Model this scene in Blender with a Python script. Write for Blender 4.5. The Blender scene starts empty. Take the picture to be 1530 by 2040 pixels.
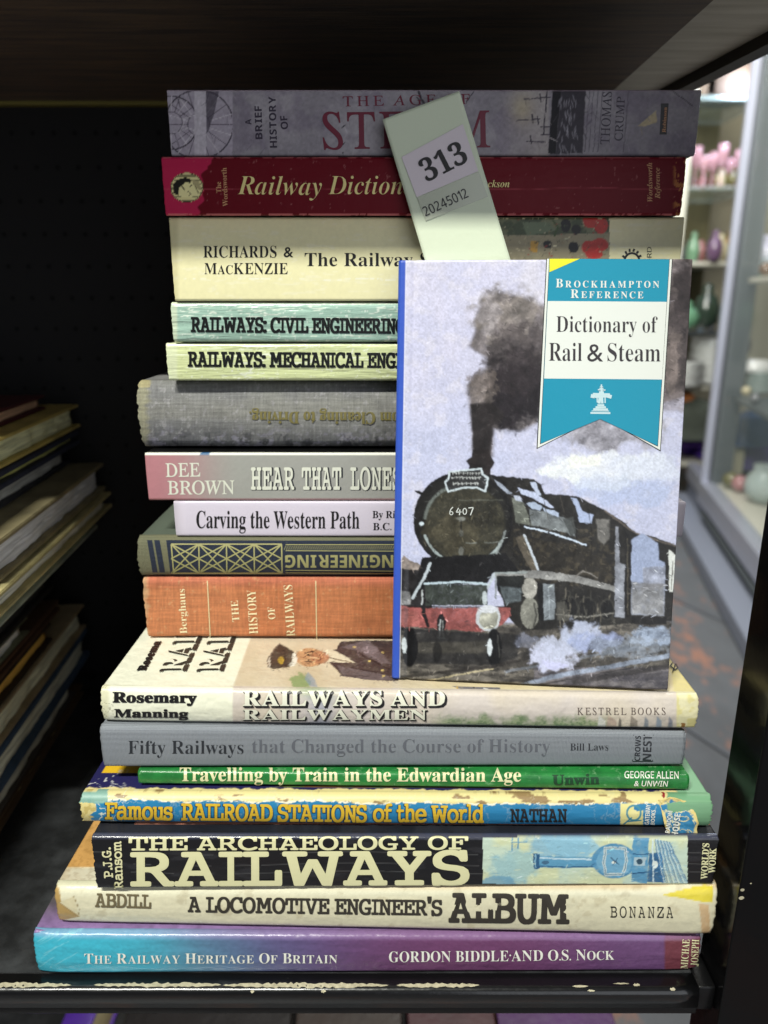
import bpy, bmesh, math, random
import numpy as np
from mathutils import Vector, Matrix

scene = bpy.context.scene
COL = scene.collection
R = math.radians

# ------------------------------------------------------------------ camera
F_PX, HOR = 1473.0, 593.0                      # focal length in photo pixels, row of the horizon
PITCH = math.atan((1020 - HOR) / F_PX)
CP, SP = math.cos(PITCH), math.sin(PITCH)
CAM = np.array([0.0, -0.25164, 0.28127])
cd = bpy.data.cameras.new('camera')
cd.sensor_fit = 'VERTICAL'; cd.sensor_height = 36; cd.sensor_width = 27; cd.lens = 36 * F_PX / 2040
cd.clip_start = 0.01; cd.clip_end = 50
cd.dof.use_dof = True; cd.dof.focus_distance = 0.30; cd.dof.aperture_fstop = 8.5
cam = bpy.data.objects.new('camera', cd); COL.objects.link(cam)
cam.location = CAM; cam.rotation_euler = (R(90) - PITCH, 0, 0)
scene.camera = cam

# ------------------------------------------------------------------ world, lamps, exposure
w = bpy.data.worlds.new('World'); scene.world = w; w.use_nodes = True
w.node_tree.nodes['Background'].inputs[0].default_value = (0.80, 0.86, 1.0, 1)
w.node_tree.nodes['Background'].inputs[1].default_value = 0.095
scene.view_settings.view_transform = 'Standard'; scene.view_settings.look = 'None'
scene.view_settings.gamma = 1; scene.view_settings.exposure = 0.06

def area(name, loc, target, sx, sy, power, col):
    l = bpy.data.lights.new(name, 'AREA'); l.shape = 'RECTANGLE'; l.size = sx; l.size_y = sy
    l.energy = power; l.color = col
    o = bpy.data.objects.new(name, l); COL.objects.link(o); o.location = loc
    d = Vector(target) - Vector(loc); o.rotation_euler = d.to_track_quat('-Z', 'Y').to_euler()
    return o
key = area('ceiling_tube_lamp', (-0.62, -1.09, 1.92), (0.0, 0.05, 0.15), 0.75, 0.07, 74, (1.0, 1.0, 0.91))
key.rotation_euler = (math.atan2(1.09, 1.68), 0, 0)      # the tube runs parallel to the shelf front
area('room_light', (1.0, -1.62, 0.30), (0.0, 0.0, 0.2), 1.8, 1.7, 13.5, (0.90, 0.94, 1.0))
area('aisle_overhead_fill', (0.55, 1.3, 2.1), (0.8, 2.0, 0.0), 1.4, 0.5, 46, (1.0, 0.98, 0.92))  # overhead light added for the background, its source unseen
area('aisle_side_fill', (0.30, 1.25, 1.2), (1.1, 2.6, 0.1), 0.9, 0.7, 21, (1.0, 0.98, 0.90))  # unseen light added to brighten the cabinet and rack

# ------------------------------------------------------------------ projection helpers (photo pixel <-> place)
def ray(px, py):
    px = np.asarray(px, float); py = np.asarray(py, float)
    r = (px - 765) / F_PX; u = (1020 - py) / F_PX
    return np.stack([r, CP + u * SP, -SP + u * CP], -1)
def proj(P):
    d = np.asarray(P) - CAM
    D = d[..., 1] * CP - d[..., 2] * SP; U = d[..., 1] * SP + d[..., 2] * CP
    return 765 + F_PX * d[..., 0] / D, 1020 - F_PX * U / D
def on_plane(px, py, O, n):
    d = ray(px, py); t = ((np.asarray(O) - CAM) @ n) / (d @ n)
    return CAM + d * t[..., None]
def on_z(px, py, z): return on_plane(px, py, np.array([0, 0, z]), np.array([0, 0, 1.0]))
def on_y(px, py, y): return on_plane(px, py, np.array([0, y, 0]), np.array([0, 1.0, 0]))

# ------------------------------------------------------------------ numpy noise and colours
def _hash(ix, iy, seed):
    n = (ix.astype(np.int64) * 374761393 + iy.astype(np.int64) * 668265263 + seed * 974711) & 0x7fffffff
    n = ((n ^ (n >> 13)) * 1274126177) & 0x7fffffff
    return ((n ^ (n >> 16)) & 0xffff) / 65535.0
def vnoise(x, y, seed=0):
    ix = np.floor(x); iy = np.floor(y); fx = x - ix; fy = y - iy
    fx = fx * fx * (3 - 2 * fx); fy = fy * fy * (3 - 2 * fy)
    ix = ix.astype(np.int64); iy = iy.astype(np.int64)
    a = _hash(ix, iy, seed); b = _hash(ix + 1, iy, seed); c = _hash(ix, iy + 1, seed); d = _hash(ix + 1, iy + 1, seed)
    return (a * (1 - fx) + b * fx) * (1 - fy) + (c * (1 - fx) + d * fx) * fy
def fbm(x, y, s=1.0, o=4, seed=0):
    v = 0; a = 0.5; t = 0
    for k in range(o):
        v = v + a * vnoise(x / s, y / s, seed + k * 17); t += a; a *= 0.55; s /= 2.03
    return v / t
def lin(c, k=1.0):
    c = np.array(c, float) / 255.0
    return np.where(c <= 0.04045, c / 12.92, ((c + 0.055) / 1.055) ** 2.4) * k
def sm(a, b, x): 
    t = np.clip((x - a) / (b - a), 0, 1); return t * t * (3 - 2 * t)

class Paint:
    """paints printed artwork into an array of points given in photo coordinates"""
    def __init__(s, x, y, base, k=0.86):
        s.k = k; s.x0 = x; s.y0 = y; s.c = np.tile(lin(base, k), (len(x), 1)); s.frame(0, 0, 1)
        s.wx = s.wy = 0
    def frame(s, ox, oy, sc): s.x = (s.x0 - ox) * sc; s.y = (s.y0 - oy) * sc; s.sc = sc
    def warp(s, amp, scale, seed=5):
        s.x = s.x + (fbm(s.x, s.y, scale, 3, seed) - .5) * 2 * amp; s.y = s.y + (fbm(s.x, s.y, scale, 3, seed + 50) - .5) * 2 * amp
    def put(s, a, col, idx=None):
        col = lin(col, s.k) if not isinstance(col, np.ndarray) else col
        if idx is None: s.c = s.c * (1 - a[:, None]) + col * a[:, None]
        else: s.c[idx] = s.c[idx] * (1 - a[:, None]) + col * a[:, None]
    def _near(s, pts, m):
        p = np.array(pts, float); lo = p.min(0) - m; hi = p.max(0) + m
        return np.nonzero((s.x > lo[0]) & (s.x < hi[0]) & (s.y > lo[1]) & (s.y < hi[1]))[0]
    def _segd(s, i, pts):
        X, Y = s.x[i], s.y[i]; d = np.full(len(i), 1e9); T = np.zeros(len(i))
        n = len(pts) - 1
        for k in range(n):
            (ax, ay), (bx, by) = pts[k], pts[k + 1]; vx, vy = bx - ax, by - ay; L = vx * vx + vy * vy + 1e-9
            t = np.clip(((X - ax) * vx + (Y - ay) * vy) / L, 0, 1); q = np.hypot(X - ax - t * vx, Y - ay - t * vy)
            m = q < d; d[m] = q[m]; T[m] = (k + t[m]) / n
        return d, T
    def poly(s, pts, col, soft=1.5, a=1.0, tex=0, ts=20, seed=3):
        i = s._near(pts, soft + 1)
        if len(i) == 0: return
        pp = list(pts) + [pts[0]]; d, _ = s._segd(i, pp); X, Y = s.x[i], s.y[i]; ins = np.zeros(len(i), bool)
        for (ax, ay), (bx, by) in zip(pp[:-1], pp[1:]):
            cnd = ((ay > Y) != (by > Y)); 
            if ay != by: ins ^= cnd & (X < (bx - ax) * (Y - ay) / (by - ay) + ax)
        sd = np.where(ins, d, -d); al = sm(-soft / 2, soft / 2, sd) * a
        if tex: al = al * np.clip(1 - tex + tex * 2 * fbm(X, Y, ts, 4, seed), 0, 1)
        s.put(al, col, i)
    def line(s, pts, wd, col, soft=1.5, a=1.0, taper=False, tex=0, ts=12, seed=9):
        i = s._near(pts, wd + soft + 1)
        if len(i) == 0: return
        d, T = s._segd(i, pts); ww = wd / 2 * (np.sin(np.pi * np.clip(T, 0.02, .98)) ** .5 if taper else 1)
        al = sm(soft / 2, -soft / 2, d - ww) * a
        if tex: al = al * np.clip(1 - tex + tex * 2 * (fbm(s.x[i], s.y[i], ts, 3, seed)), 0, 1)
        s.put(al, col, i)
    def ell(s, cx, cy, rx, ry, col, soft=2, a=1.0, ring=None, a0=None, a1=None, tex=0, ts=15, seed=4):
        i = s._near([(cx - rx, cy - ry), (cx + rx, cy + ry)], soft + (ring or 0) + 1)
        if len(i) == 0: return
        X, Y = s.x[i] - cx, s.y[i] - cy; r = np.hypot(X / rx, Y / ry); d = (1 - r) * min(rx, ry)
        if ring: d = ring / 2 - np.abs(d)
        al = sm(-soft / 2, soft / 2, d) * a
        if a0 is not None:
            an = (np.degrees(np.arctan2(-Y, X)) - a0) % 360; al = al * (an < (a1 - a0))
        if tex: al = al * np.clip(1 - tex + tex * 2 * fbm(s.x[i], s.y[i], ts, 4, seed), 0, 1)
        s.put(al, col, i)
    def cloud(s, cx, cy, rx, ry, col, a=1.0, sc=60, seed=1, thr=.5, soft=.25, o=5):
        X, Y = (s.x - cx) / rx, (s.y - cy) / ry; m = 1 - np.hypot(X, Y)
        al = sm(-soft, soft, m + (fbm(s.x, s.y, sc, o, seed) - thr) * 1.6) * a * (m > -1.2)
        s.put(al, col)
    def brush(s, sel, n, sd, seed=1, lo=3, hi=10, ang=None, wd=(1.0, 3.0)):
        s.frame(0, 0, 1); rs = np.random.RandomState(seed); ids = np.nonzero(sel)[0]
        for k in range(n if len(ids) else 0):
            i = ids[rs.randint(len(ids))]; x, y = s.x0[i], s.y0[i]; c_ = np.clip(s.c[i] * math.exp(rs.normal(0, sd)), 0, .9); a_ = rs.rand() * 3.14 if ang is None else rs.normal(*ang); L_ = rs.uniform(lo, hi)
            s.line([(x, y), (x + L_ * math.cos(a_), y + L_ * math.sin(a_))], rs.uniform(*wd), c_, 1.0, rs.uniform(.3, .85), True)
    def grain(s, amp, sc=3, seed=2):
        s.c = np.clip(s.c * (1 + amp * (fbm(s.x, s.y, sc, 3, seed) - .5)[:, None] * 2), 0, 1)

# ------------------------------------------------------------------ materials
MATS = {}
def mat(name, rgb=(.5, .5, .5), rough=.5, metal=0, k=0.86, srgb=True, attr=False, bump=None, var=None, spec=.5,
        coat=0, trans=0, emit=None, wear=None, weave=None, ior=1.45, stretch=(1, 1, 1), alpha=None):
    if name in MATS: return MATS[name]
    m = bpy.data.materials.new(name); m.use_nodes = True; nt = m.node_tree; N = nt.nodes; L = nt.links
    b = N['Principled BSDF']; c = lin(rgb, k) if srgb else np.array(rgb)
    b.inputs['Roughness'].default_value = rough; b.inputs['Metallic'].default_value = metal
    b.inputs['Specular IOR Level'].default_value = spec; b.inputs['IOR'].default_value = ior
    b.inputs['Coat Weight'].default_value = coat; b.inputs['Coat Roughness'].default_value = .12
    if trans: b.inputs['Transmission Weight'].default_value = trans
    if emit: b.inputs['Emission Color'].default_value = (*emit[0], 1); b.inputs['Emission Strength'].default_value = emit[1]
    tc = N.new('ShaderNodeTexCoord'); mp = N.new('ShaderNodeMapping'); mp.inputs['Scale'].default_value = stretch
    L.new(tc.outputs['Object'], mp.inputs[0])
    def noise(scale, detail=4, vec=None, rough=.6):
        n = N.new('ShaderNodeTexNoise'); n.inputs['Scale'].default_value = scale; n.inputs['Detail'].default_value = detail
        n.inputs['Roughness'].default_value = rough
        L.new(vec or mp.outputs[0], n.inputs['Vector']); return n
    def mix(fac, a, bb, typ='MIX'):
        x = N.new('ShaderNodeMix'); x.data_type = 'RGBA'; x.blend_type = typ
        if isinstance(fac, (int, float)): x.inputs[0].default_value = fac
        else: L.new(fac, x.inputs[0])
        for s_, v in ((6, a), (7, bb)):
            if hasattr(v, 'is_output'): L.new(v, x.inputs[s_])
            else: x.inputs[s_].default_value = (*[float(q) for q in v][:3], 1)
        return x.outputs[2]
    def ramp(src, p0, p1, c0=(0, 0, 0), c1=(1, 1, 1)):
        r = N.new('ShaderNodeValToRGB'); r.color_ramp.elements[0].position = p0; r.color_ramp.elements[1].position = p1
        r.color_ramp.elements[0].color = (*c0, 1); r.color_ramp.elements[1].color = (*c1, 1); L.new(src, r.inputs[0]); return r.outputs[0]
    if attr:
        at = N.new('ShaderNodeAttribute'); at.attribute_name = 'Col'; cur = at.outputs['Color']
    else: cur = None
    if var:   # (scale, amount, second colour)
        n = noise(var[0], 5)
        cur = mix(ramp(n.outputs[0], .35, .7), cur or c, lin(var[2], k)) if len(var) < 4 else mix(ramp(n.outputs[0], var[3], var[4]), cur or c, lin(var[2], k))
        if var[1] < 1: cur = mix(var[1], c if not attr else at.outputs['Color'], cur)
    if wear:  # (scale, lo, hi, colour): flecks
        n = noise(wear[0], 6, rough=.7)
        cur = mix(ramp(n.outputs[0], wear[1], wear[2]), cur or c, lin(wear[3], k))
    if cur is None: b.inputs['Base Color'].default_value = (*c, 1)
    else: L.new(cur, b.inputs['Base Color'])
    hs = []
    if bump: hs += [(noise(s_, 3).outputs[0], st) for s_, st in (bump if isinstance(bump, list) else [bump])]
    if weave:
        wv = []
        for ax in (0, 1):
            ww = N.new('ShaderNodeTexWave'); ww.bands_direction = 'X' if ax == 0 else 'Z'; ww.inputs['Scale'].default_value = weave[0]
            ww.inputs['Distortion'].default_value = 1.2; ww.inputs['Detail'].default_value = 2; ww.inputs['Detail Scale'].default_value = 4
            L.new(tc.outputs['Object'], ww.inputs['Vector']); wv.append(ww)
        mu = N.new('ShaderNodeMath'); mu.operation = 'ADD'; L.new(wv[0].outputs['Fac'], mu.inputs[0]); L.new(wv[1].outputs['Fac'], mu.inputs[1])
        hs.append((mu.outputs[0], weave[1]))
        if len(weave) > 2:
            src = cur or c; dk = N.new('ShaderNodeMapRange'); L.new(mu.outputs[0], dk.inputs[0]); dk.inputs[1].default_value = 0.2; dk.inputs[2].default_value = 1.8
            dk.inputs[3].default_value = 1 - weave[2]; dk.inputs[4].default_value = 1 + weave[2]
            vm = N.new('ShaderNodeVectorMath'); vm.operation = 'SCALE'
            if hasattr(src, 'is_output'): L.new(src, vm.inputs[0])
            else: vm.inputs[0].default_value = tuple(float(q) for q in src)
            L.new(dk.outputs[0], vm.inputs['Scale']); L.new(vm.outputs[0], b.inputs['Base Color'])
    prev = None
    for h, st in hs:
        bp = N.new('ShaderNodeBump'); bp.inputs['Strength'].default_value = 1; bp.inputs['Distance'].default_value = st
        L.new(h, bp.inputs['Height'])
        if prev: L.new(prev, bp.inputs['Normal'])
        prev = bp.outputs[0]
    if prev: L.new(prev, b.inputs['Normal'])
    if alpha:   # worn print: (scale, lo, hi)
        n = noise(alpha[0], 5, rough=.7); L.new(ramp(n.outputs[0], alpha[1], alpha[2]), b.inputs['Alpha'])
    MATS[name] = m; return m

# ------------------------------------------------------------------ object helpers
def link(name, me, m=None, parent=None):
    o = bpy.data.objects.new(name, me); COL.objects.link(o)
    if m is not None: me.materials.append(m)
    if parent is not None: o.parent = parent; o.matrix_parent_inverse = Matrix.Translation(-Vector(parent.location))
    return o
def pymesh(name, verts, faces, m=None, parent=None, smooth=False, cols=None):
    me = bpy.data.meshes.new(name); me.from_pydata([tuple(map(float, v)) for v in verts], [], faces); me.update()
    if smooth: me.polygons.foreach_set('use_smooth', [True] * len(me.polygons))
    if cols is not None: set_cols(me, cols)
    return link(name, me, m, parent)
def set_cols(me, cols):
    a = me.color_attributes.new('Col', 'FLOAT_COLOR', 'POINT')
    a.data.foreach_set('color', np.concatenate([cols, np.ones((len(cols), 1))], 1).astype(np.float32).ravel())
def grid_mesh(name, V, m=None, parent=None, cols=None, smooth=True, extra=None):
    """V: (ny, nx, 3) array of points"""
    ny, nx = V.shape[:2]; idx = np.arange(ny * nx).reshape(ny, nx)
    F = np.stack([idx[:-1, :-1], idx[:-1, 1:], idx[1:, 1:], idx[1:, :-1]], -1).reshape(-1, 4)
    me = bpy.data.meshes.new(name); verts = V.reshape(-1, 3)
    ex_v, ex_f = (extra or (None, None))
    nv = len(verts)
    if ex_v is not None: verts = np.concatenate([verts, ex_v])
    me.vertices.add(len(verts)); me.vertices.foreach_set('co', verts.astype(np.float32).ravel())
    fl = list(F.ravel()); st = list(range(0, len(fl), 4)); to = [4] * len(F)
    if ex_f:
        for f in ex_f: st.append(len(fl)); fl += list(f); to.append(len(f))
    me.loops.add(len(fl)); me.loops.foreach_set('vertex_index', fl)
    me.polygons.add(len(st)); me.polygons.foreach_set('loop_start', st)
    try: me.polygons.foreach_set('loop_total', to)
    except Exception: pass
    me.update(calc_edges=True); me.validate()
    me.polygons.foreach_set('use_smooth', [smooth and k < len(F) for k in range(len(me.polygons))])
    if cols is not None:
        if len(cols) < len(verts): cols = np.concatenate([cols, np.tile(cols[:1], (len(verts) - len(cols), 1))])
        set_cols(me, cols)
    return link(name, me, m, parent)
def solid_grid(name, V, back, m=None, parent=None, cols=None):
    """a front grid V closed by a back sheet 'back' (array like V's border, same shape) into a solid"""
    ny, nx = V.shape[:2]
    ring = [(0, i) for i in range(nx)] + [(j, nx - 1) for j in range(1, ny)] + [(ny - 1, i) for i in range(nx - 2, -1, -1)] + [(j, 0) for j in range(ny - 2, 0, -1)]
    rv = [j * nx + i for j, i in ring]; ev = np.array([back[j, i] for j, i in ring]); n = len(rv); base = ny * nx
    fs = [(rv[(k + 1) % n], rv[k], base + k, base + (k + 1) % n) for k in range(n)]
    fs.append([base + k for k in range(n)])
    if cols is not None: cols = np.concatenate([cols, cols[rv]])
    return grid_mesh(name, V, m, parent, cols, True, (ev, fs))
def box(name, lo, hi, m=None, parent=None, bev=0.0, seg=2, M=None, jit=None):
    bm = bmesh.new(); bmesh.ops.create_cube(bm, size=1)
    for v in bm.verts:
        for k in range(3): v.co[k] = lo[k] + (v.co[k] + .5) * (hi[k] - lo[k])
    if bev: bmesh.ops.bevel(bm, geom=bm.edges[:], offset=bev, segments=seg, affect='EDGES', profile=.5)
    if M is not None: bmesh.ops.transform(bm, matrix=M, verts=bm.verts)
    me = bpy.data.meshes.new(name); bm.to_mesh(me); bm.free()
    if bev: me.polygons.foreach_set('use_smooth', [len(p.vertices) == 4 and p.area < bev * 10 for p in me.polygons])
    return link(name, me, m, parent)
def quadbox(name, pts, h0, h1, m=None, parent=None, bev=0.0):
    """prism over a plan polygon pts [(x,y)..] from z=h0 to z=h1"""
    bm = bmesh.new(); lo = [bm.verts.new((x, y, h0)) for x, y in pts]; hi = [bm.verts.new((x, y, h1)) for x, y in pts]
    n = len(pts); bm.faces.new(lo[::-1]); bm.faces.new(hi)
    for k in range(n): bm.faces.new((lo[k], lo[(k + 1) % n], hi[(k + 1) % n], hi[k]))
    bmesh.ops.recalc_face_normals(bm, faces=bm.faces)
    if bev: bmesh.ops.bevel(bm, geom=bm.edges[:], offset=bev, segments=2, affect='EDGES')
    me = bpy.data.meshes.new(name); bm.to_mesh(me); bm.free(); return link(name, me, m, parent)
def lathe(name, prof, m, parent=None, n=28, loc=(0, 0, 0), smooth=True, M=None):
    vs = []; fs = []
    for r, z in prof:
        for k in range(n): a = 2 * math.pi * k / n; vs.append(Vector((r * math.cos(a), r * math.sin(a), z)))
    for j in range(len(prof) - 1):
        for k in range(n): fs.append((j * n + k, j * n + (k + 1) % n, (j + 1) * n + (k + 1) % n, (j + 1) * n + k))
    if M is not None: vs = [M @ v for v in vs]
    vs = [v + Vector(loc) for v in vs]
    return pymesh(name, vs, fs, m, parent, smooth)
def empty(name, label, cat, loc=(0, 0, 0), group=None):
    o = bpy.data.objects.new(name, None); COL.objects.link(o); o.location = loc; o.empty_display_size = .02
    o['label'] = label; o['category'] = cat
    if group: o['group'] = group
    return o
def tag(o, label, cat, group=None):
    o['label'] = label; o['category'] = cat
    if group: o['group'] = group
    return o
def struct(o): o['kind'] = 'structure'; return o

# ------------------------------------------------------------------ lettering
STY = {'B': (0x1D400, 0x1D41A, 0x1D7CE), 'I': (0x1D434, 0x1D44E, None), 'BI': (0x1D468, 0x1D482, None),
       'NB': (0x1D5D4, 0x1D5EE, 0x1D7EC), 'N': (0x1D5A0, 0x1D5BA, 0x1D7E2), 'S': (0x1D670, 0x1D68A, 0x1D7F6), 'G': (None, None, None)}
def conv(s, st):
    up, lo, dg = STY[st]; r = ''
    for ch in s:
        if up and 'A' <= ch <= 'Z': r += chr(up + ord(ch) - 65)
        elif lo and st == 'I' and ch == 'h': r += '\u210e'
        elif lo and 'a' <= ch <= 'z': r += chr(lo + ord(ch) - 97)
        elif dg and ch.isdigit(): r += chr(dg + ord(ch) - 48)
        else: r += ch
    return r
GC = {}
def glyphs(s, st, off=0.0, shear=0.0):
    """numpy vertices and faces of a flat string laid out by the text engine, cap height 1"""
    key = (s, st, off, shear)
    if key in GC: return GC[key]
    if st == 'U': v, f = glyphs(s, 'I', off, shear); GC[key] = (v - np.stack([.28 * v[:, 1], 0 * v[:, 1]], 1), f); return GC[key]
    cu = bpy.data.curves.new('lettering', 'FONT'); cu.body = conv(s, st); cu.resolution_u = 3; cu.offset = off; cu.shear = shear; cu.fill_mode = 'FRONT'
    ob = bpy.data.objects.new('lettering', cu); me = bpy.data.meshes.new_from_object(ob)
    v = np.array([q.co[:2] for q in me.vertices]) if len(me.vertices) else np.zeros((0, 2)); f = [tuple(p.vertices) for p in me.polygons]
    bpy.data.objects.remove(ob); bpy.data.curves.remove(cu); bpy.data.meshes.remove(me)
    GC[key] = (v, f); return GC[key]
CAPH = {}
def cap(st, off=0):
    k = (st, off)
    if k not in CAPH: v, _ = glyphs('H', st, off); CAPH[k] = v[:, 1].max()
    return CAPH[k]
WID = {'I': .52, 'J': .8, 'i': .55, 'l': .55, 't': .7, 'f': .7, 'r': .75, 's': .8, 'M': 1.35, 'W': 1.4, 'w': 1.3, 'm': 1.35, '.': .35, ':': .35, ' ': .45, "'": .3, 'E': .92, 'L': .88, 'S': .85, 'O': 1.02}
def lay(s, st, off=0.0, shear=0.0, track=None, small=None):
    """returns verts (unit cap height, x from 0 to W) and faces. track = gap between letters for per-letter layout"""
    c = cap(st, off)
    if track is None and small is None:
        v, f = glyphs(s, st, off, shear); v = v / c; v = v - [v[:, 0].min(), 0]; return v, f
    V = []; Fc = []; x = 0; n = 0; track = .08 if track is None else track
    for k, ch in enumerate(s):
        if ch == ' ': x += (.42 if st != 'S' else .36); continue
        scl = 1.0
        if small and ch.islower(): ch = ch.upper(); scl = small
        v, f = glyphs(ch, st, off, shear); v = v / c * scl
        v = v - [v[:, 0].min(), 0]
        if st == 'S':
            wd = .80 * WID.get(ch, 1.0) * (1 if ch.isupper() else .92); v = v * [wd / max(v[:, 0].max(), 1e-6), 1]
        V.append(v + [x, 0]); Fc += [tuple(i + n for i in q) for q in f]; n += len(v); x += v[:, 0].max() + track
    return np.concatenate(V), Fc

def text(surf, s, st, p0, p1, h, m, off=0.0, shear=0.0, track=None, small=None, lift=.00012, name='title_lettering', slices=0, dx=0, dy=0, upv=None, parent=None):
    """print s on a surface: baseline from photo point p0 to p1, cap height h photo pixels"""
    fat = off if off > .013 else 0
    v, f = lay(s, st, 0 if fat else off, shear, track, small)
    if slices:
        bm = bmesh.new(); vv = [bm.verts.new((x, y, 0)) for x, y in v]
        for q in f:
            try: bm.faces.new([vv[i] for i in q])
            except ValueError: pass
        y0, y1 = v[:, 1].min(), v[:, 1].max()
        for k in range(1, slices):
            bmesh.ops.bisect_plane(bm, geom=bm.verts[:] + bm.edges[:] + bm.faces[:], plane_co=(0, y0 + (y1 - y0) * k / slices, 0), plane_no=(0, 1, 0))
        bm.verts.ensure_lookup_table(); bm.verts.index_update()
        v = np.array([q.co[:2] for q in bm.verts]); f = [tuple(q.index for q in p.verts) for p in bm.faces]; bm.free()
    W = v[:, 0].max(); e = np.array([p1[0] - p0[0], p1[1] - p0[1]], float); L = np.hypot(*e); u = np.array([e[1], -e[0]]) / L if upv is None else np.array(upv, float)
    P = np.array(p0, float) + np.outer(v[:, 0] / W, e) + np.outer(v[:, 1] * h, u) + [dx, dy]
    if fat:      # heavier letters: overprinted slightly shifted, each pass a hair above the last
        r = fat * 1.15 * h; V = []; F2 = []
        for k, (a, b) in enumerate(((1, .55), (-1, .55), (1, -.55), (-1, -.55), (0, 0))):
            V.append(surf(P[:, 0] + a * r, P[:, 1] + b * r, lift + k * .000012)); F2 += [tuple(i + k * len(P) for i in q) for q in f]
        X = np.concatenate(V); f = F2
    else: X = surf(P[:, 0], P[:, 1], lift)
    me = bpy.data.meshes.new(name); me.from_pydata([tuple(map(float, q)) for q in X], [], f); me.update()
    return link(name, me, m, parent if parent is not None else surf.owner)
def patch(surf, pts, m, lift=.0001, name='printed_panel', parent=None, slices=0):
    """flat printed shape through photo points"""
    pts = np.array(pts, float); bm = bmesh.new(); vv = [bm.verts.new((x, y, 0)) for x, y in pts]; bm.faces.new(vv)
    y0, y1 = pts[:, 1].min(), pts[:, 1].max(); x0, x1 = pts[:, 0].min(), pts[:, 0].max()
    for k in range(1, slices): bmesh.ops.bisect_plane(bm, geom=bm.verts[:] + bm.edges[:] + bm.faces[:], plane_co=(0, y0 + (y1 - y0) * k / slices, 0), plane_no=(0, 1, 0))
    bmesh.ops.triangulate(bm, faces=bm.faces[:]); bm.verts.index_update()
    v = np.array([q.co[:2] for q in bm.verts]); f = [tuple(q.index for q in p.verts) for p in bm.faces]; bm.free()
    X = surf(v[:, 0], v[:, 1], lift); me = bpy.data.meshes.new(name); me.from_pydata([tuple(map(float, q)) for q in X], [], f); me.update()
    return link(name, me, m, parent if parent is not None else surf.owner)
def rule(surf, p0, p1, wd, m, lift=.0001, name='rule', n=1):
    a = np.array(p0, float); b = np.array(p1, float); e = (b - a) / np.hypot(*(b - a)); u = np.array([e[1], -e[0]]) * wd / 2
    return [a - u, b - u, b + u, a + u]
def strips(surf, segs, wd, m, lift=.0001, name='printed_rules', n=1, parent=None):
    """many thin printed bars joined in one printed part"""
    V = []; Fc = []
    for sg in segs:
        p0, p1 = sg[0], sg[1]; w_ = sg[2] if len(sg) > 2 else wd
        a = np.array(p0, float); b = np.array(p1, float); e = (b - a) / np.hypot(*(b - a)); u = np.array([e[1], -e[0]]) * w_ / 2
        for k in range(n + 1):
            q = a + (b - a) * k / n; V += [q - u, q + u]
            if k: i = len(V) - 4; Fc.append((i, i + 1, i + 3, i + 2))
    V = np.array(V); X = surf(V[:, 0], V[:, 1], lift)
    me = bpy.data.meshes.new(name); me.from_pydata([tuple(map(float, q)) for q in X], [], Fc); me.update()
    return link(name, me, m, parent if parent is not None else surf.owner)

class Plane:
    def __init__(s, O, n, owner): s.O = np.array(O, float); s.n = np.array(n, float) / np.linalg.norm(n); s.owner = owner
    def __call__(s, px, py, lift=0): return on_plane(px, py, s.O + s.n * lift, s.n)
M_PAGE = mat('page_edges', (222, 206, 160), .9, var=(900, .5, (180, 158, 110)), stretch=(.02, .02, 1), bump=[(900, .0003)])
M_PAGE2 = mat('page_edges_grey', (205, 200, 180), .9, var=(900, .5, (160, 150, 120)), stretch=(.02, .02, 1), bump=[(900, .0003)])

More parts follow.
